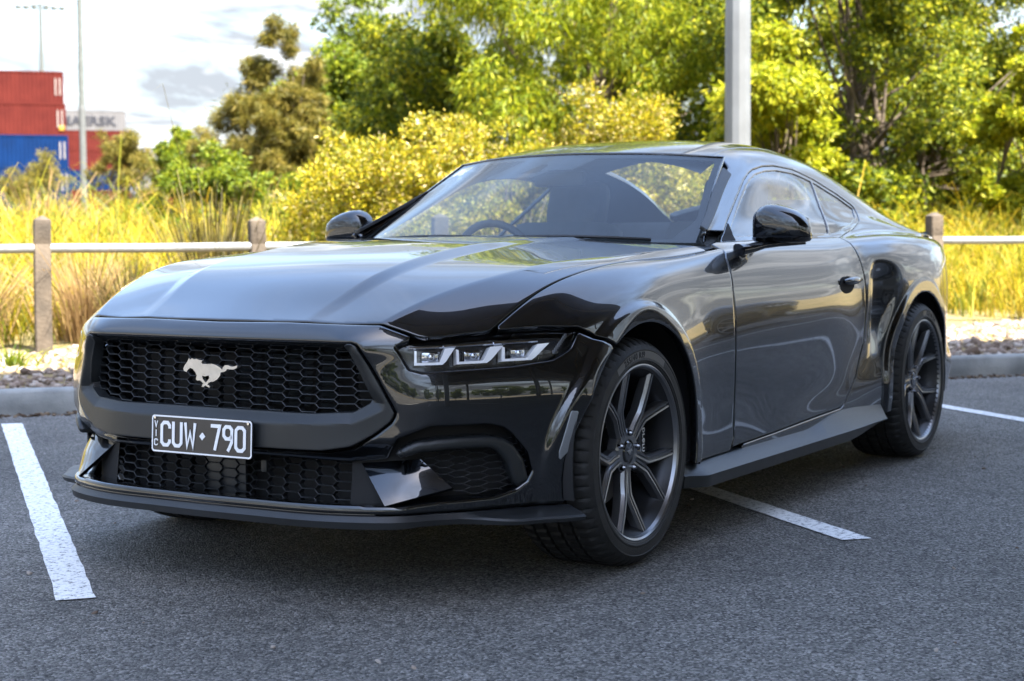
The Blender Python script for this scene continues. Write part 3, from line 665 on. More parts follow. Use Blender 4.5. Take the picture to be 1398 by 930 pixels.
# glass
gp = lambda off, D, u=(-2.70, -.86), v=(.55, .90): panel(REAR, span(*u, .010), span(*v, .008), D, .002, .0, lambda P, U, V, Dd: off+0*U)
DIV = [(-2.215, 1.235), (-1.958, .960)]
def ddiv(P):
    (ax, az), (bx, bz) = DIV; L_ = math.hypot(bx-ax, bz-az); return ((P[..., 0]-ax)*(bz-az)-(P[..., 2]-az)*(bx-ax))/L_   # + to the rear or front
inD = lambda P: sdf_poly(P[..., 0], P[..., 2], DLO)
sgnd = 1 if ddiv(np.array([[-1.5, 0, 1.1]]))[0] > 0 else -1
SAIL = [(-.88, .955), (-1.085, 1.050), (-1.005, .955)]
for k, dr in enumerate(doors):
    T_ = (lambda vf: vf) if k == 0 else flipY
    obj('door_window', *T_(gp(-.007, lambda P, U, V: [inD(P)-.016, sgnd*ddiv(P)-.005, -sdf_poly(P[..., 0], P[..., 2], SAIL)])), M['glass'], dr, 40)
    obj('mirror_sail', *T_(gp(-.002, lambda P, U, V: [sdf_poly(P[..., 0], P[..., 2], SAIL)-.001, inD(P)-.003], (-1.1, -.86), (.6, .9))), M['dark'], dr, 40)
    q = quarters[k]
    obj('quarter_window', *T_(gp(-.007, lambda P, U, V: [inD(P)-.018, -sgnd*ddiv(P)-.005])), M['glass'], q, 40)
    obj('window_trim', *T_(panel(REAR, span(-2.70, -.86, .008), span(.55, .90, .006), lambda P, U, V: [inD(P)-.001, np.maximum(.0185-inD(P), .0065-np.abs(ddiv(P)))], .003, .008, lambda P, U, V, D: -.003+0*U)), M['black'], q, 40)
    # flush handle over a flat dark disc that paints in the recess's shade
    hp = lambda x, z, d: tuple(REAR.base(np.array([x]), np.array([1.045]))[0]*[1, 0, 0]+np.array([0, .902+d, z]))
    bar_ = []
    for t in np.linspace(0, 1, 9): bar_.append((-1.80-.20*t, .912+.012*math.sin(math.pi*min(1, t*1.15+.02)), .800+.004*t))
    vf = tube(bar_, [.006, .010, .012, .0125, .0125, .0125, .012, .011, .007], 10); vf = ([(a, b, .800+(c-.800)*1.25) for a, b, c in vf[0]], vf[1])
    hd = obj('door_handle', *T_(vf), M['paint'], dr, 50)
    shade_disc = [(-1.855-.078*math.cos(t), .9065, .786+.034*math.sin(t)) for t in np.linspace(0, 2*math.pi, 20, endpoint=False)]
    shade_prism = prism([(a, c) for a, _, c in shade_disc], lambda p, h: (p[0], .902+h, p[1]), .005)
    obj('handle_recess_shade', *T_(shade_prism), M['dark'], hd, 40)
def bandD(P, U, V, w0, w1): pass
ws = obj('windscreen', *panel(WIND, span(-1, 1, .02), span(0, 1, .03), lambda P, U, V: [np.ones_like(U)], 0, 0), M['shield'], car, 50)
# black band printed round the edge of the glass, with the sensor patch at the top
def frit_D(P, U, V):
    side = (1-np.abs(U))*.80; top = (1-V)*.50; bot = V*.50
    left = side-(.035+.055*sstep(.35, 0, V)*(U > 0))
    d = np.maximum(np.maximum(-(side-.030-.06*sstep(.30, 0, V)), -(top-.022)), -(bot-.020))
    px = (U-.0); pk = sdf_poly(px, V, [(-.36, 1.1), (-.30, .93), (-.44, .72), (-.42, .70), (-.05, .70), (.02, .79), (.16, .79), (.26, 1.0), (.3, 1.1)])*.35
    pk = np.minimum(pk, -sdf_poly(px, V, [(-.20, .755), (-.05, .755), (-.05, .87), (-.09, .88)])*.35)
    return [np.maximum(d, pk)]
obj('frit_band', *panel(WIND, span(-1, 1, .006), span(0, 1, .012), frit_D, 0, 0, lambda P, U, V, D: -.004+0*U), M['dark'], ws, 50)
# thin seal on the screen's edge
edge = [WIND(np.array([s]), np.array([t]))[0] for s, t in [(-1, t) for t in np.linspace(0, 1, 14)]+[(s, 1) for s in np.linspace(-.95, .95, 24)]+[(1, t) for t in np.linspace(1, 0, 14)]]
obj('windscreen_seal', *tube(edge, .005, 6), M['black'], ws, 60)
lr('pillar_trim', panel(REAR, span(-1.42, -.84, .008), span(.50, .62, .004), lambda P, U, V: [V-.556, .592-V, -.86-P[..., 0], P[..., 0]+1.36], .003, .01, lambda P, U, V, D: .004+0*U), M['satin'], car, 50)
obj('rear_window', *panel(REAR, span(-3.24, -2.36, .03), span(-.46, .46, .03), lambda P, U, V: [np.ones_like(U)], 0, 0, lambda P, U, V, D: -.006+0*U), M['shield'], car, 50)
# scuttle under the screen, wipers
V, F = [], []; ys = np.linspace(-.80, .80, 33)
for y in ys:
    x0 = -.50-.165*abs(y/.79)**2.2; wsx = np.interp(abs(y), [0, .25, .52, .745, .8], [-.52, -.555, -.66, -.875, -.93])
    V += [(x0+.02, y, .955-.06*abs(y)), (x0-.02, y, .958-.03*abs(y)), (wsx-.03, y, .962-.01*abs(y))]
for i in range(len(ys)-1):
    for k in range(2): F.append((i*3+k, (i+1)*3+k, (i+1)*3+k+1, i*3+k+1))
obj('scuttle_panel', V, F, M['satin'], car, 50)
for y0, y1, bend in ((.66, .12, 0), (.08, -.50, 0)):
    pts = []
    for t in np.linspace(0, 1, 9):
        y = y0+(y1-y0)*t; s = y/.80; q = WIND(np.array([s]), np.array([.035+.02*math.sin(math.pi*t)]))[0]; pts.append((q[0]+.020, q[1], q[2]-.002))
    wp = obj('wiper', *tube(pts, .006, 6), M['satin'], car, 50)
    a0 = pts[0]; obj('wiper_arm', *tube([(a0[0]+.06, a0[1]-.02, a0[2]-.03), (a0[0]+.035, a0[1]-.12, a0[2]-.004), pts[4]], [.010, .008, .005], 6), M['satin'], wp, 50)
# fuel flap line on the left quarter, washer-thin
fl = [(-2.276, .928), (-2.349, .906), (-2.47, .851), (-2.598, .773)]
# ------------------------------------------------------------------ door mirrors
def mirror_head(b0, b1):
    secs = [(.838, .030, .962, .070), (.848, .052, .960, .108), (.868, .064, .958, .128), (.895, .070, .957, .138), (.93, .072, .957, .136), (.965, .070, .957, .127), (1.0, .064, .958, .112), (1.025, .054, .960, .092), (1.042, .036, .964, .066), (1.049, .014, .970, .040)]
    V, F = [], []; n = 28
    for y, dx, zb, h in secs:
        for k in range(n):
            q = 2*math.pi*k/n; c, s = math.cos(q), math.sin(q); ex = .75
            cx = math.copysign(abs(c)**ex, c); cz = math.copysign(abs(s)**.62, s)
            x = -1.085+.10*(.95-y)*-1*.6+(cx*dx if cx > 0 else cx*dx*.45); z = zb+h/2+cz*h/2
            V.append((x, y, z))
    for i in range(len(secs)-1):
        for k in range(n):
            k2 = (k+1) % n; F.append((i*n+k, i*n+k2, (i+1)*n+k2, (i+1)*n+k))
    F.append(tuple(range(n-1, -1, -1))); F.append(tuple(range((len(secs)-1)*n, len(secs)*n)))
    return V, F
vf = mirror_head(0, 0)
zc = .978
for sgn in (1, -1):
    T_ = (lambda x: x) if sgn > 0 else flipY
    mr = obj('door_mirror', *T_(vf), M['paint'], car, 60)
    lowv = ([(a*1+(-1.085-a)*-.03, .945+(b-.945)*1.02, min(c, zc) if c > zc-.03 else c-.003) for a, b, c in vf[0]], vf[1])
    obj('lower_cover', *T_(lowv), M['black'], mr, 60)
    arm = tube([(-.925, .845, .930), (-.965, .868, .938), (-1.02, .895, .955), (-1.08, .93, .962), (-1.13, 1.01, .964)], [.036, .030, .022, .018, .008], 10)
    arm = ([(a, b, .945+(c-.945)*.62) for a, b, c in arm[0]], arm[1])
    obj('mirror_arm', *T_(arm), M['black'], mr, 60)
    gl_ = [(y, z) for y, z in ((.855, .975), (.86, 1.06), (.90, 1.083), (.97, 1.074), (1.02, 1.045), (1.035, .985), (1.02, .972))]
    obj('mirror_glass', *T_(prism(gl_, lambda p, h: (-1.124-h-.06*(p[0]-.95), p[0], p[1]), .008)), M['mirror'], mr)
    strip = [(-1.02-.03*abs(y-.94)*8*.12-(.0 if y < 1.0 else (y-1.0)*.7), y, z) for y, z in zip(np.linspace(.865, 1.03, 12), [1.035, 1.042, 1.044, 1.043, 1.041, 1.038, 1.034, 1.028, 1.02, 1.01, .998, .985])]
# ------------------------------------------------------------------ side skirts
def skirt():
    V, F = [], []; xs = span(-.335, -2.235, .03); n = 7
    for x in xs:
        t = float(sstep(-2.235, -1.72, np.array(x))); f = float(sstep(-.335, -.43, np.array(x)))
        yi = .896; zi = .262+(.04*sstep(-1.4, -1.8, np.array(x)))*1; zi = float(zi)
        yo = .918+.042*f-.012*(1-t); zo = .224+.004*(1-f); zb = zo-.034*t-.006
        for y, z in ((yi-.02, zi), (yi+.012, zi-.006), (yo-.006, zo+.003), (yo, zo-.002), (yo-.004, zb), (yo-.03, zb-.004), (.80, zb-.004)): V.append((x, y, z))
    for i in range(len(xs)-1):
        for k in range(n-1): F.append((i*n+k+1, i*n+k, (i+1)*n+k, (i+1)*n+k+1))
    F.append(tuple(range(n))); F.append(tuple(range((len(xs)-1)*n, len(xs)*n))[::-1])
    return V, F
lr('side_skirt', skirt(), M['trim'], car, 30)
# ------------------------------------------------------------------ hidden volumes: floor, engine bay, wheel housings
obj('underbody', *join(box((-1.36, 0, .23), (1.9, 1.66, .08)), box((.28, 0, .40), (.62, 1.10, .42)), box((-.62, 0, .55), (.22, 1.62, .62)), box((-3.25, 0, .42), (.55, 1.1, .36)), box((-1.4, .84, .50), (1.6, .05, .40)), box((-1.4, -.84, .50), (1.6, .05, .40))), M['dark'], car)
for cx in (-.008, -2.705):
    V, F = [], []; n = 28; r = .425 if cx > -1 else .40
    for k in range(n+1):
        q = math.radians(-12+204*k/n)
        for y in (.93, .62, .60): V.append((cx+(r if y > .61 else .02)*math.cos(q), y, .345+(r if y > .61 else .02)*math.sin(q)))
    for k in range(n):
        for j in range(2): F.append((k*3+j, k*3+j+1, (k+1)*3+j+1, (k+1)*3+j))
    lr('wheel_liner', (V, F), M['dark'], car, 40)
# ------------------------------------------------------------------ cabin
obj('dashboard', *join(box((-.98, 0, .86), (.50, 1.30, .16), bev=.05), box((-1.12, -.37, .935), (.22, .44, .07), Matrix.Rotation(.15, 3, 'Y'), .03), box((-1.0, .05, .93), (.18, .5, .03), bev=.012)), M['dash'], car, 40)
obj('parcel_shelf', *box((-2.95, 0, .90), (.75, 1.2, .10), bev=.03), M['dash'], car, 40)
def seat(y, x, hgt=1.0, hr=True):
    t = root('seat', '', '', (0, 0, 0)); 
    for k in ('label', 'category'): del t[k]
    t.parent = car
    rt = Matrix.Rotation(-.32, 3, 'Y')
    obj('cushion', *box((x+.28, y, .48), (.55, .52, .16), bev=.05), M['seat'], t, 50)
    obj('backrest', *box((x-.03, y, .74), (.17, .50, .62), rt, .065), M['seat'], t, 50)
    if hr: obj('head_restraint', *box((x-.20, y, 1.115), (.12, .27, .21), rt, .05), M['seat'], t, 50)
for y in (.37, -.37): seat(y, -1.78)
for y in (.33, -.33): seat(y, -2.52, hr=False)
st = [(-1.30+.075*math.sin(q)*.6, -.37+.185*math.cos(q), .865+.172*math.sin(q)) for q in np.linspace(0, 2*math.pi, 33)[:-1]]
sw = obj('steering_wheel', *tube(st, .016, 8, closed=True), M['dash'], car, 60)
obj('wheel_hub', *join(box((-1.29, -.37, .85), (.05, .15, .10), bev=.02), box((-1.29, -.37, .86), (.025, .34, .035), bev=.008)), M['dash'], sw, 50)
obj('rear_view_mirror', *box((-1.20, -.02, 1.205), (.03, .22, .06), bev=.012), M['dash'], car, 50)
obj('roof_lining', *panel(REAR, span(-2.42, -1.30, .06), span(-.50, .50, .05), lambda P, U, V: [np.ones_like(U)], 0, 0, lambda P, U, V, D: -.035+0*U), M['seat'], car, 50)
lr('pillar_lining', panel(REAR, span(-3.3, -.84, .03), span(.49, .90, .02), lambda P, U, V: [-sdf_poly(P[..., 0], P[..., 2], DLO)-.002, V-.50-.075*sstep(-1.52, -1.40, P[..., 0])], 0, 0, lambda P, U, V, D: -.03+0*U), M['dash'], car, 50)
lr('door_lining', panel(REAR, span(-3.2, -.75, .05), span(.90, 1.5, .05), lambda P, U, V: [np.ones_like(U)], 0, 0, lambda P, U, V, D: -.09+0*U), M['dash'], car, 50)
# ------------------------------------------------------------------ badge and number plate
PONY = [(893, 527), (876, 520), (873, 503), (884, 482), (900, 462), (908, 448), (914, 435), (922, 446), (936, 436), (950, 444), (968, 440), (985, 448), (1008, 450), (1000, 464), (1010, 474), (1040, 474), (1075, 473), (1105, 482), (1128, 497), (1142, 510), (1148, 494), (1160, 481), (1180, 480), (1205, 490), (1225, 488), (1243, 481), (1242, 496), (1222, 508), (1196, 508), (1174, 506), (1164, 520), (1146, 526), (1132, 528), (1128, 548), (1110, 572), (1085, 588), (1060, 592), (1030, 612), (1012, 626), (1000, 624), (1006, 608), (1036, 590), (1054, 566), (1050, 548), (1024, 556), (1004, 552), (1008, 572), (1030, 600), (1056, 620), (1054, 630), (1034, 622), (1004, 596), (990, 582), (968, 584), (960, 574), (966, 552), (958, 530), (940, 508), (922, 500), (906, 512)]
pc = (1038, 532); pk = .198/370
def ponyp(p, h):
    y = -(pc[0]-p[0])*pk+.002; z = (pc[1]-p[1])*pk*.80
    s = y; b = FASC(np.array([s]), np.array([.612]))[0]; return (b[0]-.012+h, b[1], .612+z+.03*y)
pony = [(p[0], p[1]) for p in PONY]
obj('horse_badge', *prism(pony, ponyp, .014, .0028), M['chrome'], car)
bm = None
PX, PZ, PT = .885, .435, .05
def pl(y, z, h=0.0): return (PX-z*math.sin(PT)+h, y, PZ+z*math.cos(PT))
def rrect(w, h, r, n=5):
    o = []
    for cx, cy, a0 in ((w/2-r, h/2-r, 0), (-w/2+r, h/2-r, 90), (-w/2+r, -h/2+r, 180), (w/2-r, -h/2+r, 270)):
        for k in range(n+1): q = math.radians(a0+90*k/n); o.append((cx+r*math.cos(q), cy+r*math.sin(q)))
    return o
PW, PH = .372, .107
pf = lambda p, h: pl(p[0], p[1], h)
plate = obj('number_plate', *prism(rrect(PW, PH, .010), pf, .004), M['plate'], car)
ro = rrect(PW-.002, PH-.002, .010); ri = rrect(PW-.011, PH-.011, .007); n = len(ro)
V = [pl(a, b, .0055) for a, b in ro]+[pl(a, b, .0055) for a, b in ri]; F = [(i, (i+1) % n, n+(i+1) % n, n+i) for i in range(n)]
obj('plate_border', V, F, M['white'], plate)
GLY = dict(C=[(.5, .74), (.5, .86), (.37, 1), (.13, 1), (0, .87), (0, .13), (.13, 0), (.37, 0), (.5, .14), (.5, .26)], U=[(0, 1.06), (0, .13), (.13, 0), (.37, 0), (.5, .13), (.5, 1.06)],
    W=[(0, 1.06), (.12, 0), (.30, .62), (.48, 0), (.60, 1.06)], V=[(0, 1.06), (.28, 0), (.56, 1.06)], I=[(0, -.06), (0, 1.06)],
    **{'7': [(-.06, 1), (.5, 1), (.20, -.06)], '9': [(.5, .62), (.37, .48), (.13, .48), (0, .61), (0, .87), (.13, 1), (.37, 1), (.5, .87), (.5, .34), (.36, .08), (.26, -.06)], '0': [(.13, 0), (.37, 0), (.5, .13), (.5, .87), (.37, 1), (.13, 1), (0, .87), (0, .13), (.13, 0)]})
def plate_text(s, y, z, hh, ww, wd, name='plate_lettering'):
    # strokes of even width; y grows to the car's left, which is the reader's right
    P = np.array(GLY[s], float); P[:, 0] *= ww/max(.5, P[:, 0].max()) if s != 'I' else 0; P[:, 1] *= hh; n = len(P); cl = s == '0'; V, F = [], []
    for i in range(n):
        a = P[i-1] if i else (P[n-2] if cl else P[0]*2-P[1]); b = P[(i+1)] if i < n-1 else (P[1] if cl else P[i]*2-P[i-1])
        e1 = P[i]-a; e2 = b-P[i]; e1 /= np.linalg.norm(e1); e2 /= np.linalg.norm(e2); n1 = np.array([-e1[1], e1[0]]); n2 = np.array([-e2[1], e2[0]]); m_ = n1+n2; m_ /= np.linalg.norm(m_); k = wd/2/max(.5, m_.dot(n1))
        for sg in (-1, 1):
            q = P[i]+m_*k*sg
            for h_ in (.0045, .0062): V.append(pl(y+q[0], z+q[1], h_))
    for i in range(n-1):
        A = i*4; B = A+4
        F += [(A+1, B+1, B+3, A+3), (A, B, B+1, A+1), (A+2, A+3, B+3, B+2)]
    return obj(name, V, F, M['white'], plate)
for ch, y, w in (('C', -.147, .030), ('U', -.103, .030), ('W', -.058, .036), ('7', .040, .029), ('9', .084, .029), ('0', .128, .031)): plate_text(ch, y, -.032, .064, w, .0098)
obj('plate_emblem', *prism([(0, -.011), (.011, 0), (0, .011), (-.011, 0)], lambda p, h: pl(p[0]+.005, p[1], .004+h), .002), M['white'], plate)
for ch, z in (('V', .018), ('I', -.008), ('C', -.034)): plate_text(ch, -.174 if ch != 'I' else -.1685, z, .017, .011, .0030)
for y, z in ((-.172, .045), (.172, .045)): obj('plate_screw', *prism([(y+.004*math.cos(q), z+.004*math.sin(q)) for q in np.linspace(0, 2*math.pi, 10)[:-1]], lambda p, h: pl(p[0], p[1], .005+h), .003), M['bolt'], plate)
# ------------------------------------------------------------------ wheels
def rim_mesh():
    prof = [(.232, -.19), (.232, -.03), (.238, -.012), (.252, -.004), (.2555, .0), (.2555, .006), (.250, .008), (.2445, .004), (.240, -.006), (.226, -.022), (.219, -.05), (.214, -.11), (.214, -.18)]
    parts = [lathe(prof[3:9], 72)]
    def bar(pts, name=None):
        # pts: (r, angle deg, height y, half width, depth)
        V, F = [], []; C = []
        for r, a, y, w, d in pts: C.append((r*math.cos(R(a)), r*math.sin(R(a))))
        for i, (r, a, y, w, d) in enumerate(pts):
            p = np.array(C[i]); t = np.array(C[min(i+1, len(C)-1)])-np.array(C[max(i-1, 0)]); t = t/np.linalg.norm(t); nn = np.array([-t[1], t[0]])
            for ww, yy in ((-w*1.25, y-d), (-w*1.15, y-.010), (-w*.70, y), (-w*.25, y-.001), (-w*.18, y-.006), (w*.18, y-.006), (w*.25, y-.001), (w*.70, y), (w*1.15, y-.010), (w*1.25, y-d)):
                q = p+nn*ww; V.append((q[0], yy, q[1]))
        n = 10
        for i in range(len(pts)-1):
            for k in range(n-1): F.append((i*n+k+1, i*n+k, (i+1)*n+k, (i+1)*n+k+1))
        return V, [f[::-1] for f in F]
    for k in range(5):
        a = 132+72*k
        for s in (1, -1):
            parts.append(bar([(.046, a+s*13, -.036, .0115, .035), (.085, a+s*8.5, -.034, .0120, .035), (.118, a+s*6.6, -.030, .0125, .035), (.130, a+s*7.0, -.028, .0125, .035), (.180, a+s*13.2, -.017, .0120, .036), (.238, a+s*17.8, -.006, .0118, .030)]))
        web = [(.045, a-24), (.075, a-13), (.112, a-6), (.122, a), (.112, a+6), (.075, a+13), (.045, a+24)]
        parts.append(prism([(r*math.cos(R(q)), r*math.sin(R(q))) for r, q in web], lambda p, h: (p[0], -.066+h, p[1]), .024))
    parts.append(lathe([(.070, -.07), (.066, -.044), (.058, -.037), (.036, -.036), (.034, -.044), (.0, -.044)], 40))
    return join(*parts)
def tyre_mesh(w=.255, r=.3435, nseg=300):
    # sidewall and grooved tread; y = 0 is the outer rim face
    prof = [(.258, -.004), (.263, .005), (.270, .010), (.273, .0105), (.275, .0125), (.280, .0125), (.282, .0112), (.290, .0115), (.305, .010), (.3065, .0115), (.309, .011), (.3105, .0085), (.322, .003), (.333, -.010), (.339, -.022), (.3415, -.034)]
    y = -.034; g = []
    for gy in (.036, .080, .126, .170):
        prof += [(.3432, -.034-gy+.012), (.3432, -.034-gy+.005), (.3345, -.034-gy+.0035), (.3345, -.034-gy-.0035), (.3432, -.034-gy-.005)]
    prof += [(.3415, -.222), (.333, -.246), (.310, -.262), (.27, -.262), (.245, -.25)]
    V, F = lathe(prof, nseg); V = np.array(V)
    rad = np.hypot(V[:, 0], V[:, 2]); ang = np.arctan2(V[:, 2], V[:, 0]); k = rad > .330
    ph = (ang*60/(2*math.pi)+V[:, 1]*4) % 1.0
    cut = k & (ph < .20) & (rad > .330)
    V[cut, 0] *= (rad[cut]-.006)/rad[cut]; V[cut, 2] *= (rad[cut]-.006)/rad[cut]
    V[:, 2] = np.where(V[:, 2] < -.336, -.336-(V[:, 2]+.336)*-.15, V[:, 2])
    return V, F
def arc_text(s, r0, a0, h, dy, step, flip=False):
    out = []; a = a0
    for ch in s:
        if ch == ' ': a += step*.6; continue
        V, F = text_mesh(ch, 1, .02, .01); A = np.array(V); wd = A[:, 0].max()-A[:, 0].min(); sc_ = h/.72; x0 = A[:, 0].min(); V2 = []
        for x, y, z in V:
            an = a+(x-x0)*sc_/r0; rr = r0+y*sc_; V2.append((rr*math.cos(an), dy+z*.03, rr*math.sin(an)))
        out.append((V2, F)); a += (wd*sc_+.0035)/r0
    return join(*out)
RS = 1.045
rv, rf = rim_mesh(); rv = [(x*RS, y, z*RS) for x, y, z in rv]
BARREL = mesh('barrel', *lathe([(a*RS, b) for a, b in [(.232, -.19), (.232, -.03), (.238, -.012), (.252, -.0045)]]+[(a*RS, b) for a, b in [(.2444, .0035), (.240, -.006), (.226, -.022), (.219, -.05), (.214, -.11), (.214, -.18)]], 72), M['barrel'], 30)
RIM = mesh('rim', rv, rf, M['rim'], 24); TYRE = mesh('tyre', *tyre_mesh(), M['tyre'], 35)
DISC = mesh('brake_disc', *join(lathe([(.080, -.125), (.168, -.125), (.168, -.150), (.080, -.150)], 64), lathe([(.0, -.10), (.078, -.10), (.082, -.125), (.082, -.16)], 40)), M['disc'], 30)
NUT = mesh('wheel_nut', *lathe([(.0, -.024), (.0055, -.024), (.0095, -.030), (.0100, -.05)], 10), M['nut'], 30)
CAP = mesh('centre_cap', *lathe([(.0, -.032), (.028, -.033), (.033, -.037), (.033, -.05)], 32), M['black'], 30)
CAPM = mesh('cap_emblem', *prism([((p[0]-pc[0])*pk*.18, -(p[1]-pc[1])*pk*.18) for p in PONY], lambda p, h: (p[0], -.0322+h, p[1]), .002), M['chrome'])
def caliper():
    V, F = [], []; n = 12
    for k in range(n+1):
        a = R(180-38+76*k/n)
        for r, y in ((.112, -.105), (.112, -.072), (.125, -.060), (.170, -.060), (.186, -.072), (.186, -.165), (.112, -.165)): V.append((r*math.cos(a), y, r*math.sin(a)))
    for k in range(n):
        for j in range(7): j2 = (j+1) % 7; F.append((k*7+j, k*7+j2, (k+1)*7+j2, (k+1)*7+j))
    F.append(tuple(range(7))); F.append(tuple(range(n*7, n*7+7))[::-1]); return V, F
CALI = mesh('brake_caliper', *caliper(), M['black'], 30)
def caltext():
    V, F = text_mesh('brembo', 1, .01, .01); A = np.array(V); w = A[:, 0].max(); out = []
    for x, y, z in V: out.append((.144-(y-.35)*.030, -.0592+z*.02, -(x/w-.5)*.115))
    return [(-x, y, z) for x, y, z in out], F
CALT = mesh('caliper_lettering', *caltext(), M['white'])
TXT = [arc_text('255/40 R19', .2845, R(67), .0185, .0119, 0.05), arc_text('RADIAL TUBELESS', .276, R(-60), .010, .0112, .05)]
TTEXT = mesh('tyre_lettering', *TXT[0], M['dark'])
def band():
    V, F = [], []; n = 22
    for k in range(n+1):
        a = R(58+62*k/n); e = .004*math.sin(math.pi*k/n)
        for r in (.2825, .3045): V.append((r*math.cos(a), .0117, r*math.sin(a)))
    for k in range(n): F.append((k*2, k*2+1, k*2+3, k*2+2))
    return V, F
BAND = mesh('sidewall_band', *band(), M['band'], 40)
for wx in (0.0, -2.72):
    for sgn in (1, -1):
        w = bpy.data.objects.new('wheel', None); col.objects.link(w); w.parent = car
        w.location = (wx, sgn*(.925 if wx == 0 else .938), .3435 if wx == 0 else .3435)
        if sgn < 0: w.rotation_euler = (0, 0, math.pi)
        for nm, me in (('tyre', TYRE), ('rim', RIM), ('barrel', BARREL), ('brake_disc', DISC), ('centre_cap', CAP), ('cap_emblem', CAPM), ('brake_caliper', CALI), ('caliper_lettering', CALT), ('sidewall_band', BAND), ('tyre_lettering', TTEXT)):
            o = bpy.data.objects.new(nm, me); link(o, w)
            if nm == 'rim': o.rotation_euler = (0, R(0 if wx == 0 else -9), 0)
            if nm in ('tyre_lettering', 'sidewall_band') and wx != 0: o.rotation_euler = (0, R(-28), 0)
            if nm.startswith('brake_cal') or nm.startswith('caliper'): o.rotation_euler = (0, R(180 if (wx == 0) == (sgn < 0) else 0), 0)
        for k in range(5):
            q = R(96+72*k+(0 if wx == 0 else 9)); o = bpy.data.objects.new('wheel_nut', NUT); o.location = (.057*math.cos(q), 0, .057*math.sin(q)); link(o, w)
# ------------------------------------------------------------------ surroundings: materials
def asphalt_mat():
    m, N, L, B = nodes('asphalt'); tc = N.new('ShaderNodeTexCoord')
    def noise(s, d=4):
        n = N.new('ShaderNodeTexNoise'); n.inputs['Scale'].default_value = s; n.inputs['Detail'].default_value = d; L.new(tc.outputs['Object'], n.inputs['Vector']); return n
    big = noise(.55, 6); mid = noise(9, 5)
    vo = N.new('ShaderNodeTexVoronoi'); vo.inputs['Scale'].default_value = 150; L.new(tc.outputs['Object'], vo.inputs['Vector'])
    sp = N.new('ShaderNodeSeparateColor'); L.new(vo.outputs['Color'], sp.inputs[0])
    st = N.new('ShaderNodeValToRGB'); L.new(sp.outputs[0], st.inputs['Fac']); e = st.color_ramp.elements
    e[0].position = 0; e[0].color = (.021, .0205, .019, 1); e[1].position = .80; e[1].color = (.186, .178, .164, 1)
    e2 = e.new(.955); e2.color = (.29, .275, .255, 1); e3 = e.new(.985); e3.color = (.30, .29, .27, 1)
    mr = N.new('ShaderNodeMapRange'); L.new(big.outputs['Fac'], mr.inputs['Value']); mr.inputs['From Min'].default_value = .3; mr.inputs['From Max'].default_value = .7; mr.inputs['To Min'].default_value = .62; mr.inputs['To Max'].default_value = 1.22
    mr2 = N.new('ShaderNodeMapRange'); L.new(mid.outputs['Fac'], mr2.inputs['Value']); mr2.inputs['From Min'].default_value = .3; mr2.inputs['From Max'].default_value = .7; mr2.inputs['To Min'].default_value = .85; mr2.inputs['To Max'].default_value = 1.12
    mu = N.new('ShaderNodeMath'); mu.operation = 'MULTIPLY'; L.new(mr.outputs[0], mu.inputs[0]); L.new(mr2.outputs[0], mu.inputs[1])
    # old drips and darker worn patches
    sn = noise(1.15, 7); sn.inputs['Roughness'].default_value = .62; sm = N.new('ShaderNodeMapRange'); L.new(sn.outputs['Fac'], sm.inputs['Value']); sm.inputs['From Min'].default_value = .60; sm.inputs['From Max'].default_value = .70; sm.inputs['To Min'].default_value = 1.0; sm.inputs['To Max'].default_value = .66
    mu2 = N.new('ShaderNodeMath'); mu2.operation = 'MULTIPLY'; L.new(mu.outputs[0], mu2.inputs[0]); L.new(sm.outputs[0], mu2.inputs[1]); mu = mu2
    vm = N.new('ShaderNodeVectorMath'); vm.operation = 'SCALE'; L.new(st.outputs[0], vm.inputs[0]); L.new(mu.outputs[0], vm.inputs['Scale'])
    L.new(vm.outputs[0], B.inputs['Base Color']); B.inputs['Roughness'].default_value = .78; B.inputs['Specular IOR Level'].default_value = .35
    bu = N.new('ShaderNodeBump'); bu.inputs['Strength'].default_value = .9; bu.inputs['Distance'].default_value = .006
    v2 = N.new('ShaderNodeTexVoronoi'); v2.inputs['Scale'].default_value = 150; L.new(tc.outputs['Object'], v2.inputs['Vector'])
    L.new(v2.outputs['Distance'], bu.inputs['Height']); bu.invert = True; L.new(bu.outputs[0], B.inputs['Normal'])
    return m
def marking_mat():
    m, N, L, B = nodes('road_paint'); tc = N.new('ShaderNodeTexCoord')
    n = N.new('ShaderNodeTexNoise'); n.inputs['Scale'].default_value = 60; n.inputs['Detail'].default_value = 6; n.inputs['Roughness'].default_value = .7; L.new(tc.outputs['Object'], n.inputs['Vector'])
    r = N.new('ShaderNodeValToRGB'); L.new(n.outputs['Fac'], r.inputs['Fac']); e = r.color_ramp.elements
    e[0].position = .36; e[0].color = (.10, .10, .10, 1); e[1].position = .47; e[1].color = (.70, .70, .69, 1); x = e.new(.75); x.color = (.84, .84, .81, 1)
    L.new(r.outputs[0], B.inputs['Base Color']); B.inputs['Roughness'].default_value = .7
    bu = N.new('ShaderNodeBump'); bu.inputs['Strength'].default_value = .4; bu.inputs['Distance'].default_value = .004
    v = N.new('ShaderNodeTexVoronoi'); v.inputs['Scale'].default_value = 110; L.new(tc.outputs['Object'], v.inputs['Vector']); L.new(v.outputs['Distance'], bu.inputs['Height']); L.new(bu.outputs[0], B.inputs['Normal'])
    return m
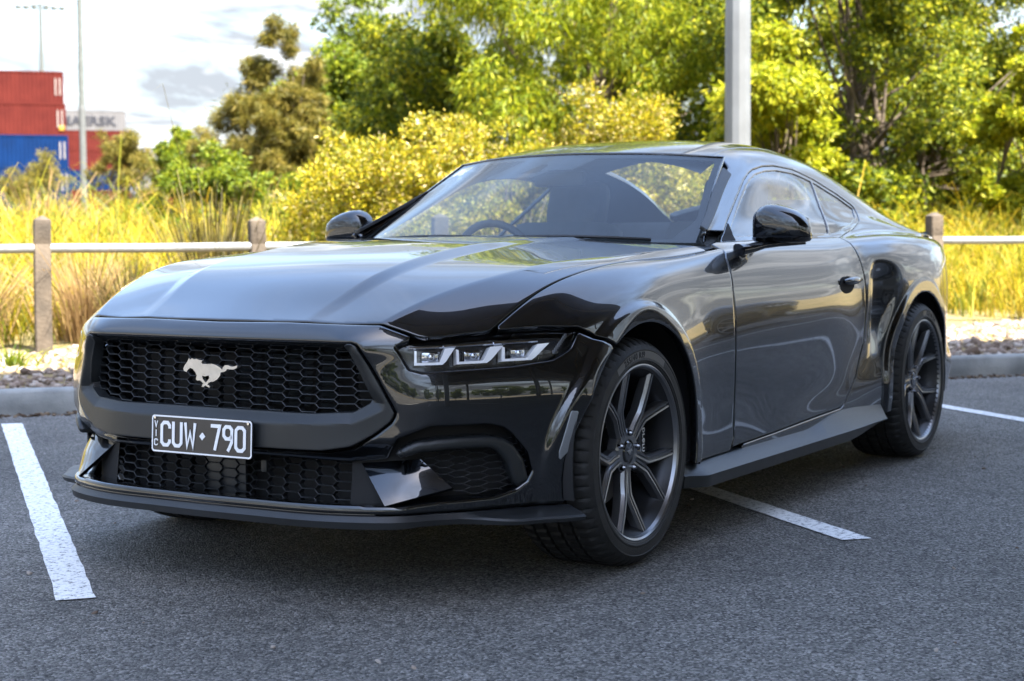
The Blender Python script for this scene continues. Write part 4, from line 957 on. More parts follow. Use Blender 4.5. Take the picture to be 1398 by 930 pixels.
def leaf_mat(name, stops, trans=.45, rough=.55):
    """leaf: colour differs from leaf to leaf; light also passes through"""
    m, N, L, B = nodes(name); ge = N.new('ShaderNodeNewGeometry'); r = N.new('ShaderNodeValToRGB'); L.new(ge.outputs['Random Per Island'], r.inputs['Fac'])
    e = r.color_ramp.elements
    while len(e) < len(stops): e.new(.5)
    for k, (p, c) in enumerate(stops): e[k].position = p; e[k].color = (*c, 1)
    L.new(r.outputs[0], B.inputs['Base Color']); B.inputs['Roughness'].default_value = rough; B.inputs['Specular IOR Level'].default_value = .3
    tr = N.new('ShaderNodeBsdfTranslucent'); L.new(r.outputs[0], tr.inputs[0]); mx = N.new('ShaderNodeMixShader'); mx.inputs[0].default_value = trans
    out = [n for n in N if n.type == 'OUTPUT_MATERIAL'][0]; L.new(B.outputs[0], mx.inputs[1]); L.new(tr.outputs[0], mx.inputs[2]); L.new(mx.outputs[0], out.inputs[0])
    return m
E_ = dict(
    asphalt=asphalt_mat(), paint=marking_mat(),
    soil=mat('dry_soil', (.19, .14, .06), .95, var=.3, scale=1.2, c2=(.12, .10, .035), bump=.4, bscale=12),
    kerb=mat('kerb_concrete', (.27, .28, .27), .85, scale=5, c2=(.15, .16, .16), bump=.35, bscale=90, detail=8),
    stone=leaf_mat('gravel_stone', [(0, (.10, .070, .050)), (.35, (.19, .145, .115)), (.7, (.27, .22, .18)), (1, (.40, .36, .32))], .0, .9),
    litter=leaf_mat('dry_litter', [(0, (.03, .02, .014)), (.6, (.10, .065, .04)), (1, (.24, .18, .12))], .1, .9),
    wood=mat('weathered_timber', (.10, .078, .058), .9, scale=4, c2=(.040, .032, .025), bump=.5, bscale=40),
    steel=mat('galvanised_steel', (.24, .25, .26), .42, metal=.4, scale=14, var=.12),
    pole=mat('pole_galvanised', (.155, .168, .185), .45, metal=.3, scale=3, var=.10),
    foot=mat('mast_foot', (.075, .082, .088), .7, var=.1),
    mast=mat('mast_dark_steel', (.075, .085, .085), .6, var=.15),
    concrete=mat('shade_roof_concrete', (.20, .185, .165), .9, scale=.4, c2=(.13, .115, .10), bump=.2, bscale=6, detail=8),
    bark=mat('bark', (.13, .10, .075), .9, scale=6, c2=(.06, .045, .032), bump=.5, bscale=30),
    redc=mat('container_red', (.070, .012, .010), .9, scale=.8, c2=(.055, .009, .008), spec=.1),
    bluec=mat('container_blue', (.0008, .015, .070), .9, scale=.8, c2=(.0008, .012, .055), spec=.1),
    greyc=mat('container_grey', (.098, .098, .108), .85, scale=.8, c2=(.082, .083, .093)),
    lett=mat('container_lettering', (.012, .014, .025), .6), lettw=mat('container_code', (.22, .20, .20), .6), letty=mat('container_sticker', (.25, .15, .01), .6),
)
LEAF = dict(
    acacia=leaf_mat('acacia_leaves', [(0, (.060, .095, .006)), (.45, (.17, .22, .008)), (.8, (.29, .32, .010)), (1, (.42, .38, .02))], .5),
    green=leaf_mat('green_leaves', [(0, (.045, .080, .008)), (.5, (.12, .17, .010)), (1, (.25, .27, .012))], .45),
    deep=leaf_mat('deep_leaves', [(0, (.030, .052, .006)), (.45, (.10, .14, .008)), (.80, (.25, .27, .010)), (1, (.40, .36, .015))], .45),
    brown=leaf_mat('casuarina_needles', [(0, (.055, .060, .010)), (.5, (.14, .125, .018)), (1, (.26, .20, .035))], .4),
    flower=leaf_mat('flowering_leaves', [(0, (.09, .11, .008)), (.45, (.26, .24, .010)), (.88, (.40, .31, .012)), (.93, (.56, .45, .18)), (1, (.66, .55, .32))], .4),
    bright=leaf_mat('bright_leaves', [(0, (.12, .16, .008)), (.5, (.26, .29, .010)), (1, (.44, .40, .02))], .5),
    grass=leaf_mat('golden_grass', [(0, (.06, .08, .008)), (.25, (.20, .20, .010)), (.6, (.37, .30, .012)), (.88, (.44, .29, .025)), (1, (.50, .38, .12))], .4),
    grassg=leaf_mat('green_grass', [(0, (.035, .06, .008)), (.5, (.11, .145, .010)), (1, (.26, .25, .015))], .4),
    tuft=leaf_mat('dark_reed', [(0, (.030, .028, .012)), (.6, (.085, .070, .022)), (1, (.20, .16, .04))], .3),
    plume=leaf_mat('dry_plumes', [(0, (.20, .12, .05)), (1, (.42, .29, .14))], .4),
)
# ------------------------------------------------------------------ ground
def ground_z(a, b):
    z = np.interp(b, [-1e4, 4.36, 4.42, 5.2, 7.5, 10, 15, 22, 60, 200, 900], [-.03, -.03, .085, .105, .16, .36, .66, .82, 1.0, 1.3, 1.3])
    return z
def grid_ab(name, A, Bb, zf, m, kind='structure', smooth=True):
    a, b = np.meshgrid(A, Bb, indexing='ij'); z = zf(a, b); x = a*KA[0]+b*KB[0]; y = a*KA[1]+b*KB[1]
    V = np.stack([x, y, z], -1).reshape(-1, 3); nb = len(Bb); i, j = np.meshgrid(np.arange(len(A)-1), np.arange(nb-1), indexing='ij'); k = i*nb+j
    Q = np.stack([k, k+nb, k+nb+1, k+1], -1).reshape(-1, 4)
    me = qmesh(name, V, Q, m, smooth); o = link(bpy.data.objects.new(name, me)); o['kind'] = kind; return o
_A = np.concatenate([[-900, -300, -100, -50], np.arange(-20, 31, 1.0), [50, 100, 300, 900]])
_B = np.concatenate([[-900, -300, -100, -30, 0, 4.30, 4.36, 4.42, 4.6, 5.2, 6, 7, 8, 9, 10, 12, 15, 18, 22, 30, 45, 60, 100, 200, 400, 900]])
grid_ab('ground', _A, _B, lambda a, b: ground_z(a, b)+np.where((b > 7) & (b < 30), .06*np.sin(a*1.7+b), 0), E_['soil'])
grid_ab('car_park', np.array([-70, -20, -5, 0, 5, 20, 70.]), np.array([-60, -25, -10, 0, 4.335]), lambda a, b: 0*a, E_['asphalt'])
def slab(name, a0, a1, b0, b1, z0, z1, m, bev=0, kind=None, parent=None):
    V, F = box((0, 0, 0), (a1-a0, b1-b0, z1-z0), bev=bev); ca, cb = (a0+a1)/2, (b0+b1)/2
    V = [(*W(ca+x, cb+y)[:2], (z0+z1)/2+z) for x, y, z in V]
    F = [f[::-1] for f in F] if KA[0]*KB[1]-KA[1]*KB[0] < 0 else F
    o = obj(name, V, F, m, parent, 40); 
    if kind: o['kind'] = kind
    return o
# bay lines
def line_sheet(name, a, b0, b1, w=.105):
    n = 60; V, F = [], []; r = np.random.default_rng(int(abs(a)*100)+int(abs(b0)))
    for i in range(n+1):
        b = b0+(b1-b0)*i/n
        for s in (-1, 1): V.append(W(a+s*(w/2+r.normal(0, .0016)), b+(r.normal(0, .004) if i in (0, n) else 0), .004))
    for i in range(n): F.append((2*i, 2*i+1, 2*i+3, 2*i+2) if KA[0]*KB[1]-KA[1]*KB[0] > 0 else (2*i, 2*i+2, 2*i+3, 2*i+1))
    o = obj(name, V, F, E_['paint']); o['kind'] = 'structure'
for a in (-6.0, -3.52, -1.035, 1.415, 3.97, 6.5, 9.05, 11.6, 14.1, 16.6, 19.1): line_sheet('bay_line', a, -.58, 3.88)
for a in np.arange(-11, 24, 2.5): line_sheet('bay_line', float(a), -13.5, -9.0)
# kerb: cast in lengths with tight joints
kb = root('kerb', 'long grey concrete kerb between the asphalt and the gravel strip', 'kerb', W(0, 4.4)); kb['kind'] = 'structure'; del kb['category']
for i in range(18):
    a0 = -16+i*2.44; prof = [(4.325, -.04), (4.332, .045), (4.345, .118), (4.362, .134), (4.475, .136), (4.49, .125), (4.49, -.04)]; V, F = [], []
    n = 12
    for k in range(n+1):
        a = a0+.004+(2.44-.008)*k/n; r_ = np.random.default_rng(i*50+k)
        for q, (b, z) in enumerate(prof): p = W(a, b+r_.normal(0, .0016), z+r_.normal(0, .0016)); V.append((p[0]-kb.location[0], p[1]-kb.location[1], p[2]))
    for k in range(n):
        for q in range(len(prof)-1): F.append((k*7+q, k*7+q+1, (k+1)*7+q+1, (k+1)*7+q))
    F.append(tuple(range(7))); F.append(tuple(range(n*7, n*7+7))[::-1])
    obj('kerb_length', V, F, E_['kerb'], kb, 50)
# gravel and litter: small faceted stones
def stones(name, n, area, size, m, zf, flat=.65):
    t = (1+5**.5)/2; ico = np.array([(-1, t, 0), (1, t, 0), (-1, -t, 0), (1, -t, 0), (0, -1, t), (0, 1, t), (0, -1, -t), (0, 1, -t), (t, 0, -1), (t, 0, 1), (-t, 0, -1), (-t, 0, 1)])/math.sqrt(1+t*t)
    fc = np.array([(0, 11, 5), (0, 5, 1), (0, 1, 7), (0, 7, 10), (0, 10, 11), (1, 5, 9), (5, 11, 4), (11, 10, 2), (10, 7, 6), (7, 1, 8), (3, 9, 4), (3, 4, 2), (3, 2, 6), (3, 6, 8), (3, 8, 9), (4, 9, 5), (2, 4, 11), (6, 2, 10), (8, 6, 7), (9, 8, 1)])
    a = rng.uniform(area[0], area[1], n); b = rng.uniform(area[2], area[3], n); s = size*np.exp(rng.normal(0, .38, n))
    V = ico[None]*(1+rng.normal(0, .16, (n, 12, 1))); V = V*(s[:, None]*np.stack([rng.uniform(.8, 1.3, n), rng.uniform(.7, 1.1, n), rng.uniform(.45, flat+.2, n)], 1))[:, None, :]
    q = rng.uniform(0, 2*math.pi, n); tl = rng.normal(0, .35, n); c, s_ = np.cos(q)[:, None], np.sin(q)[:, None]
    z = V[..., 2]+V[..., 0]*np.sin(tl)[:, None]; x = V[..., 0]*c-V[..., 1]*s_; y = V[..., 0]*s_+V[..., 1]*c
    V = np.stack([a[:, None]*KA[0]+b[:, None]*KB[0]+x, a[:, None]*KA[1]+b[:, None]*KB[1]+y, zf(a, b)[:, None]+z+s[:, None]*.22], -1).reshape(-1, 3)
    Q = (fc[None]+12*np.arange(n)[:, None, None]).reshape(-1, 3)
    o = link(bpy.data.objects.new(name, qmesh(name, V, Q, m))); o['kind'] = 'stuff'; return o
stones('gravel', 13000, (-5, 12.5, 4.52, 7.3), .020, E_['stone'], ground_z)
stones('gravel', 2500, (-5, 12.5, 4.5, 5.3), .017, E_['stone'], ground_z)
stones('leaf_litter', 2600, (-5, 13, 4.20, 4.335), .010, E_['litter'], lambda a, b: 0*a, .4)
stones('pebbles', 260, (-3, 5, -4.3, 4.0), .0045, E_['stone'], lambda a, b: 0*a, .6)
# ------------------------------------------------------------------ fence
fence = root('post_and_rail_fence', 'weathered timber posts joined by one galvanised pipe rail along the grass', 'fence', W(0, 7.02, .1))
def fence_part(nm, VF, m, smooth=30):
    V, F = VF; l = fence.location; return obj(nm, [(x-l[0], y-l[1], z-l[2]) for x, y, z in V], F, m, fence, smooth)
PA = [-6.53, -5.07, -3.61, -2.15, -.69, .86, 2.27, 3.74, 5.21, 6.70, 8.15, 9.61, 11.07]
for k, a in enumerate(PA):
    w = .058; g = float(ground_z(a, 7.02)); top = 1.135+.012*math.sin(k*2.3); V, F = [], []; tw = .05*math.sin(k*1.7)
    lv = [(g-.25, 1), (g+.25, 1.0), (g+.50, 1.0), (top-.205, 1), (top-.200, .955), (top-.195, 1), (top-.045, 1), (top-.030, .96), (top, .12)]
    for z, s in lv:
        for cx, cy in ((1, .86), (.86, 1), (-.86, 1), (-1, .86), (-1, -.86), (-.86, -1), (.86, -1), (1, -.86)):
            aa = cx*w*s; bb = cy*w*s; p = W(a+aa*math.cos(tw)-bb*math.sin(tw)+.012*math.sin(k*3+z*1.2)*(z-g), 7.02+aa*math.sin(tw)+bb*math.cos(tw), z); V.append(p)
    for i in range(len(lv)-1):
        for j in range(8): j2 = (j+1) % 8; F.append((i*8+j2, i*8+j, (i+1)*8+j, (i+1)*8+j2))
    F.append(tuple(range((len(lv)-1)*8, len(lv)*8))[::-1]); fence_part('post', (V, F), E_['wood'], 30)
for a, a2 in zip(PA[:-1], PA[1:]):
    fence_part('rail', tube([W(a+.03, 7.0, .905), W((a+a2)/2, 7.0, .900), W(a2-.03, 7.0, .905)], .034, 14), E_['steel'], 50)
# ------------------------------------------------------------------ lamp pole behind the car
lp = root('light_pole', 'tall pale galvanised light pole rising behind the roof of the car', 'light pole', W(5.52, 8.4, .2))
V, F = lathe([(.122, 0), (.116, 2.5), (.10, 6), (.075, 10.2)], 12, 'z'); obj('shaft', V, F, E_['pole'], lp)
obj('base_plate', *box((0, 0, .01), (.42, .42, .03), bev=.006), E_['pole'], lp, 40)
obj('arm', *tube([(0, 0, 10.1), (-.5, -.6, 10.5), (-1.2, -1.4, 10.6)], [.05, .04, .035], 10), E_['pole'], lp, 50)
obj('lamp_head', *box((-1.35, -1.6, 10.6), (.5, .5, .12), bev=.03), E_['pole'], lp, 40)
# ------------------------------------------------------------------ leaves
def leaf_cloud(P, D, L, Wd, jit=.25):
    """quads: centre P, long axis D (n,3), length L, width Wd; each leaf folded a little along its middle"""
    n = len(P); D = D/np.linalg.norm(D, axis=1, keepdims=True); t = rng.normal(size=(n, 3)); S = np.cross(D, t); S /= np.linalg.norm(S, axis=1, keepdims=True)
    L = L*np.exp(rng.normal(0, jit, n)); Wd = Wd*np.exp(rng.normal(0, jit, n))
    a = P-D*L[:, None]*.5; b = P+D*L[:, None]*.5; m = P+np.cross(D, S)*Wd[:, None]*.12
    V = np.stack([a, m+S*Wd[:, None]*.5, b, m-S*Wd[:, None]*.5], 1).reshape(-1, 3)
    return V, np.arange(4*n).reshape(-1, 4)
def crown_points(blobs, n, shell=.55):
    """points in soft clumps: blobs (x,y,z,rx,rz)"""
    Bl = np.array(blobs); vol = Bl[:, 3]**2*Bl[:, 4]; k = rng.choice(len(Bl), n, p=vol/vol.sum()); d = rng.normal(size=(n, 3)); d /= np.linalg.norm(d, axis=1, keepdims=True)
    r = rng.uniform(shell, 1, n)**.6*np.exp(rng.normal(0, .20, n)); return Bl[k, :3]+d*r[:, None]*Bl[k][:, [3, 3, 4]], d, k
def make_blobs(n, w, z0, z1, rb, top=.6, seed=0, flatten=.75):
    r = np.random.default_rng(seed); o = []
    while len(o) < n:
        p = r.uniform(-1, 1, 3); zz = (p[2]+1)/2
        prof = math.sin(math.pi*min(1, max(0, zz*.86+.14)))**top
        if p[0]**2+p[1]**2 > prof**2 or p[0]**2+p[1]**2 < (prof*.25)**2: continue
        s = rb*math.exp(r.normal(0, .28)); o.append((p[0]*w, p[1]*w, z0+(z1-z0)*zz, s, s*flatten))
    return o
def tree(name, label, cat, a, b, h, w, z0, nb, rb, nl, lm, ll, lw, droop=0., stems=1, seed=1, group=None, top=.6, sub=7, blobs=None, clumps=True):
    g = float(ground_z(np.array(a), np.array(b))); t = root(name, label, cat, W(a, b, g), 0, group); r = np.random.default_rng(seed)
    bl = blobs or make_blobs(nb, w, z0, h, rb, top, seed)
    if clumps:       # every clump is itself a spray of smaller ones
        b2 = []
        for x, y, z, s, sz in bl:
            for _ in range(sub):
                d = r.normal(size=3); d /= np.linalg.norm(d); q = s*r.uniform(.26, .48); rr = r.uniform(.35, 1.0)
                b2.append((x+d[0]*s*rr, y+d[1]*s*rr, z+d[2]*sz*rr, q, q*.8))
    else: b2 = bl
    P, d, k = crown_points(b2, nl, .35); D = d*.8+rng.normal(size=(nl, 3))*.55; D[:, 2] -= droop*(.6+rng.random(nl))
    P[:, 2] = np.maximum(P[:, 2], .05)
    V, Q = leaf_cloud(P, D, ll, lw); me = qmesh('crown', V, Q, LEAF[lm]); link(bpy.data.objects.new('crown', me), t)
    parts = []
    for s in range(stems):
        bx, by = (r.normal(0, .10*stems, 2) if stems > 1 else (0, 0)); lx, ly = r.normal(0, w*.22, 2); top_ = (lx, ly, z0+(h-z0)*.70)
        tr = .024*h**.8*(.62 if stems > 1 else 1.1)
        path = [(bx, by, -.15), (bx+lx*.15+r.normal(0, .04), by+ly*.1, z0*.6), (bx*.6+lx*.5, by*.6+ly*.5, z0+(h-z0)*.3), top_]
        parts.append(tube(path, [tr, tr*.8, tr*.55, tr*.2], 7))
        for q in r.choice(len(bl), min(len(bl), 9), replace=False):
            bb = bl[q]; f = r.uniform(.25, .75); i0 = np.array(path[1])*(1-f)+np.array(path[2])*f; m_ = (i0+np.array(bb[:3]))/2+np.array([0, 0, -.10]); parts.append(tube([tuple(i0), tuple(m_), tuple(bb[:3])], [tr*.42, tr*.28, tr*.08], 5))
    obj('trunk', *join(*parts), E_['bark'], t, 60)
    return t
# ------------------------------------------------------------------ trees and bushes
T1 = 'trees beyond the fence'
tree('acacia_tree', 'tall drooping yellow-green tree rising above the windscreen of the car', 'tree', 7.5, 17.4, 7.0, 2.15, 1.3, 90, .74, 90000, 'acacia', .125, .024, .9, 1, 11, T1, .30)
tree('acacia_tree', 'tall drooping tree behind the light pole, its edge against the sky', 'tree', 10.4, 20.4, 7.0, 1.6, 1.2, 34, .7, 42000, 'acacia', .17, .034, .8, 1, 12, T1, .4)
tree('broadleaf_tree', 'mid-green round-topped tree between the brown needle tree and the tall acacia', 'tree', 5.6, 24.0, 4.5, 1.35, .8, 30, .62, 40000, 'green', .10, .045, .2, 1, 13, T1, .5)
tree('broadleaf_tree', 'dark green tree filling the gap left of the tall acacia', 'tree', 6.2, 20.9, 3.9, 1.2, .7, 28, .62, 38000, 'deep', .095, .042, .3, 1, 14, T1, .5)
tree('casuarina_tree', 'olive-brown needle tree with an uneven open crown against the sky', 'tree', 4.2, 22.6, 3.75, .72, .7, 32, .40, 44000, 'brown', .17, .016, .3, 2, 15, T1, .7)
tree('casuarina_tree', 'low wispy brown needle tree left of the taller brown one', 'tree', 3.05, 23.2, 2.1, .7, .7, 12, .26, 11000, 'brown', .15, .012, .3, 2, 16, T1, .7)
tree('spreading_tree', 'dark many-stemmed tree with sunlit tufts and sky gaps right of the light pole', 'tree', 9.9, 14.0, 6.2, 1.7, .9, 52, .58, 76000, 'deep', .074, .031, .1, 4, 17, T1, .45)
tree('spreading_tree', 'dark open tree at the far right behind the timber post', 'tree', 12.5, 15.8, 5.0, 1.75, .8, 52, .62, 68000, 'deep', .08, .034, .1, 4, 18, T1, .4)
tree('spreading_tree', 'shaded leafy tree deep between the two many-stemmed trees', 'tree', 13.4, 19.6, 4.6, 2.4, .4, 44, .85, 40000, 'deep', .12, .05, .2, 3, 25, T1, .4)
tree('bright_bush', 'bright yellow-green bushy tree at the right edge of the picture', 'bush', 11.0, 11.6, 3.0, .80, .75, 20, .34, 26000, 'bright', .08, .036, 0, 3, 19, 'bushes in the long grass', .5)
tree('bright_bush', 'bright green bushy tree close behind the base of the light pole', 'bush', 8.15, 12.6, 3.05, .85, .9, 18, .38, 26000, 'bright', .085, .034, .4, 2, 20, 'bushes in the long grass', .5)
FB = 'flowering bushes behind the car'
tree('flowering_bush', 'yellow flowering bush with cream tips beside the right-hand door mirror', 'bush', 2.75, 10.3, 1.58, .98, .15, 26, .36, 28000, 'flower', .048, .020, -.3, 3, 21, FB, .42)
tree('flowering_bush', 'yellow flowering bush with cream tips above the middle of the bonnet', 'bush', 3.95, 10.6, 1.82, 1.0, .15, 28, .36, 28000, 'flower', .048, .020, -.3, 3, 22, FB, .42)
tree('flowering_bush', 'yellow flowering bush with cream tips just above the car roof', 'bush', 5.35, 11.0, 1.72, 1.05, .15, 26, .36, 32000, 'flower', .048, .020, -.3, 3, 23, FB, .42)
tree('green_shrub', 'soft yellow-green shrub behind the dark reed tuft', 'shrub', 1.7, 14.2, 1.35, .75, .1, 20, .32, 18000, 'green', .07, .022, .2, 3, 24, 'shrubs in the long grass', .5)
tree('green_shrub', 'green shrub at the left foot of the flowering bushes', 'shrub', 2.9, 13.4, 1.45, .65, .1, 16, .30, 15000, 'green', .07, .025, .2, 3, 27, 'shrubs in the long grass', .5)
tree('brown_shrub', 'olive-brown wispy shrub in front of the red containers', 'shrub', 1.60, 25.3, 2.05, .55, .3, 14, .25, 12000, 'brown', .14, .012, .3, 3, 26, 'shrubs in the long grass', .6)
tree('brown_shrub', 'thin brown shrub in front of the blue containers', 'shrub', .35, 26.5, 2.0, .6, .2, 10, .24, 7000, 'brown', .14, .012, .3, 3, 28, 'shrubs in the long grass', .6)
tree('small_tree', 'small green tree standing far off before the grey container', 'tree', 4.1, 33.5, 2.75, .8, .6, 14, .34, 12000, 'green', .11, .05, .1, 1, 29, T1, .5)
tree('small_tree', 'small olive tree far off right of the grey container', 'tree', 5.6, 34, 3.0, .9, .6, 14, .34, 12000, 'brown', .14, .02, .1, 1, 30, T1, .5)
for k, (a, b, h, w) in enumerate([(8.9, 17.0, 2.4, 1.5), (11.6, 18.2, 2.6, 1.6), (14.5, 16.4, 2.6, 1.6), (9.9, 13.2, 1.5, .8), (12.6, 13.0, 1.7, 1.0)]):
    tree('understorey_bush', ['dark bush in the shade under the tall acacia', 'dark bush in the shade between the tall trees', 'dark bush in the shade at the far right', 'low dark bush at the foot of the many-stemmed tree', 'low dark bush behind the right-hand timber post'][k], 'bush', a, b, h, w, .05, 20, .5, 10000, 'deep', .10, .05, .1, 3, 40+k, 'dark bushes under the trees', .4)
# ------------------------------------------------------------------ grasses
def blades(name, base, h, lean, wd, m, bend=.5, kind='stuff', parent=None, loc=(0, 0, 0), twist=None):
    """base (n,3); h (n,); lean (n,2) sideways reach of the tip"""
    n = len(base); q = rng.uniform(0, math.pi, n); s = np.stack([np.cos(q), np.sin(q), np.zeros(n)], 1)*wd[:, None]*.5
    up = np.zeros((n, 3)); up[:, 2] = 1; l3 = np.concatenate([lean, np.zeros((n, 1))], 1)
    p0 = base; p1 = base+up*(h*.55)[:, None]+l3*.25; p2 = base+up*(h*(1-bend*.25))[:, None]+l3*.85; p3 = base+up*(h*(1-bend*.35))[:, None]+l3*1.15
    V = np.stack([p0-s, p0+s, p1-s*.85, p1+s*.85, p2-s*.5, p2+s*.5, p3-s*.06, p3+s*.06], 1).reshape(-1, 3)-np.array(loc)
    f = np.array([(0, 1, 3, 2), (2, 3, 5, 4), (4, 5, 7, 6)]); Q = (f[None]+8*np.arange(n)[:, None, None]).reshape(-1, 4)
    o = link(bpy.data.objects.new(name, qmesh(name, V, Q, m, True)), parent)
    if kind: o['kind'] = kind
    return o
def to_w(a, b, z): return np.stack([a*KA[0]+b*KB[0], a*KA[1]+b*KB[1], z], -1)
def meadow(name, nt, per, area, hh, m, wd=.006, spread=.5, seed=1, dens=None):
    r = np.random.default_rng(seed); a = r.uniform(area[0], area[1], nt); b = area[2]+(area[3]-area[2])*r.uniform(0, 1, nt)**.8
    kp = ~((a > 2.1) & (a < 5.6) & (b < 14) & (r.random(nt) < .65)); a, b = a[kp], b[kp]; nt = len(a)
    hs = hh*np.exp(r.normal(0, .25, nt))*np.interp(b, [7.0, 7.6, 9, 30], [.45, .75, 1.0, 1.0]); k = np.repeat(np.arange(nt), per); n = len(k)
    d = r.normal(size=(n, 2)); rad = r.uniform(0, 1, n)**.5
    wind = np.array([.10, .02])
    base = to_w(a[k]+d[:, 0]*.07, b[k]+d[:, 1]*.07, ground_z(a[k], b[k])-.03); h = hs[k]*np.exp(r.normal(0, .22, n))
    lean = d*(spread*.5*h)[:, None]*.8+wind*h[:, None]
    blades(name, base, h, lean, np.full(n, wd)*np.exp(r.normal(0, .3, n)), m, .7)
meadow('golden_grass', 2500, 29, (-7, 13.5, 7.35, 12.5), .47, LEAF['grass'], .0075, .9, 51)
meadow('golden_grass', 2100, 22, (-9, 16, 11.5, 20), .52, LEAF['grass'], .011, .8, 52)
meadow('green_grass', 700, 20, (-4, 13.5, 7.3, 13), .50, LEAF['grassg'], .008, .9, 53)
meadow('green_grass', 1000, 20, (-10, 16, 12, 24), .55, LEAF['grassg'], .012, .8, 54)
meadow('golden_grass', 1100, 14, (-8, 18, 20, 45), .45, LEAF['grass'], .022, .8, 55)
meadow('green_grass', 160, 14, (-3, 12.5, 5.9, 7.4), .14, LEAF['grassg'], .007, 1.2, 56)
# tall single tufts
def tuft(name, label, cat, a, b, n, h, m, spread, wd, seed, group=None, radius=.10):
    r = np.random.default_rng(seed); g = float(ground_z(np.array(a), np.array(b))); t = root(name, label, cat, W(a, b, g), 0, group); d = r.normal(size=(n, 2))
    base = np.stack([t.location[0]+d[:, 0]*radius, t.location[1]+d[:, 1]*radius, np.full(n, g-.02)], 1); hh = h*np.exp(r.normal(0, .20, n)); lean = d*(spread*hh)[:, None]+r.normal(0, .04, (n, 2))
    o = blades('blades', base, hh, lean, np.full(n, wd), m, .35, None, t, tuple(t.location)); return t
tuft('reed_tuft', 'dark upright reed tuft at the rail between the left timber posts', 'reed tuft', .60, 7.35, 420, .98, LEAF['tuft'], .13, .009, 61)
tuft('reed_tuft', 'green grass tuft low beside the front corner of the car', 'grass tuft', -.05, 7.25, 260, .62, LEAF['tuft'], .26, .008, 62)
tuft('grass_tuft', 'orange-brown arching grass tuft right of the left timber post', 'grass tuft', -.35, 7.5, 420, .66, LEAF['plume'], .34, .007, 63)
tuft('grass_tuft', 'orange-brown arching grass tuft at the left edge of the picture', 'grass tuft', -1.15, 7.7, 380, .62, LEAF['plume'], .36, .007, 64)
tuft('plume_grass', 'dry arching plume grass in front of the blue containers', 'grass tuft', -.25, 15.5, 120, .85, LEAF['plume'], .45, .016, 65, radius=.3)
tuft('plume_grass', 'pale dry plume grass beside the flowering bush', 'grass tuft', 1.75, 10.6, 160, .75, LEAF['grass'], .22, .012, 66, radius=.2)
for k, (a, b) in enumerate([(-.40, 5.85), (.05, 5.55), (9.6, 5.2), (-.95, 6.2)]):
    tuft('weed', ['small green weed in the gravel below the left timber post', 'small green weed in the gravel nearest the car front', 'small green weed in the gravel at the right, close to the kerb', 'low green weed in the gravel at the left edge'][k], 'weed', a, b, 70, .13, LEAF['green'], .5, .012, 70+k, 'weeds in the gravel', .05)
# ------------------------------------------------------------------ shipping containers
def container_mesh():
    L_, Wd, H = 12.19, 2.44, 2.59; parts = []
    def corr(x0, x1, y, z0, z1, n, out):
        V, F = [], []; xs = []
        for k in range(n):
            p = (x1-x0)/n; xs += [(x0+k*p, 0), (x0+k*p+p*.25, 0), (x0+k*p+p*.5, 1), (x0+k*p+p*.75, 1)]
        xs.append((x1, 0))
        for x, d in xs: V += [(x, y-out*d*.045, z0), (x, y-out*d*.045, z1)]
        for k in range(len(xs)-1): F.append((2*k, 2*k+2, 2*k+3, 2*k+1) if out < 0 else (2*k, 2*k+1, 2*k+3, 2*k+2))
        return V, F
    for y, o in ((-Wd/2+.02, -1), (Wd/2-.02, 1)): parts.append(corr(-L_/2+.1, L_/2-.1, y, .16, H-.12, 36, o))
    fr = []
    for x in (-1, 1):
        for y in (-1, 1): fr.append(box((x*(L_/2-.08), y*(Wd/2-.08), H/2), (.16, .16, H), bev=.01))
        fr.append(box((x*(L_/2-.03), 0, H/2), (.04, Wd-.3, H-.2)))
        for z in (.08, H-.06): fr.append(box((x*(L_/2-.06), 0, z), (.10, Wd-.32, .12)))
    for y in (-1, 1):
        for z in (.08, H-.06): fr.append(box((0, y*(Wd/2-.05), z), (L_-.32, .09, .14)))
    return join(*parts), join(*fr, box((0, 0, H-.03), (L_-.3, Wd-.2, .03)))
CW, CF = container_mesh()
CMW = {}; CMF = {}
for k in ('redc', 'bluec', 'greyc'):
    CMW[k] = mesh('corrugated_wall', *CW, E_[k]); CMF[k] = mesh('frame', *CF, E_[k])
CODES = [mesh('code_lettering', *box((5.45+dx, -1.262, 1.35), (.09, .02, 1.4)), E_['lettw']) for dx in (0, .34)]; STK = mesh('sticker', *box((5.75, -1.262, .62), (.42, .02, .42), bev=.005), E_['letty'])
def container(a, b, z, k, label, word=None, stk=False, ln=True):
    t = root('shipping_container', label, 'container', W(a, b, z), KANG, 'shipping containers stacked in the yard')
    # local +x runs along the kerb to the right; the near side is local +y or -y
    s = 1 if (KA[0]*KB[1]-KA[1]*KB[0]) > 0 else -1
    for nm, me in (('corrugated_wall', CMW[k]), ('frame', CMF[k])):
        link(bpy.data.objects.new(nm, me), t)
    if ln:
        for cm in CODES: link(bpy.data.objects.new('code_lettering', cm), t)
    if stk: link(bpy.data.objects.new('sticker', STK), t)
    if word:
        V, F = text_mesh(word, 1.65, .01, .045); A = np.array(V); w = A[:, 0].max()
        obj('lettering', [(-w/2*1.22+x*1.22+1.2, -1.265-zz, y+.70) for x, y, zz in V], F, E_['lett'], t)
    return t
ca, cb = 2.55, 137.2
for i, (k, lb) in enumerate([('bluec', 'blue shipping container at the bottom of the left stack'), ('bluec', 'blue shipping container second from the bottom of the left stack'), ('bluec', 'blue shipping container directly under the two red ones'), ('redc', 'red shipping container with a round yellow sticker on the blue ones'), ('redc', 'red shipping container on top of the left stack')]):
    container(ca+.12*(i % 2)-.25*(i > 2), cb, 1.35+2.60*i, k, lb, None, i in (3,))
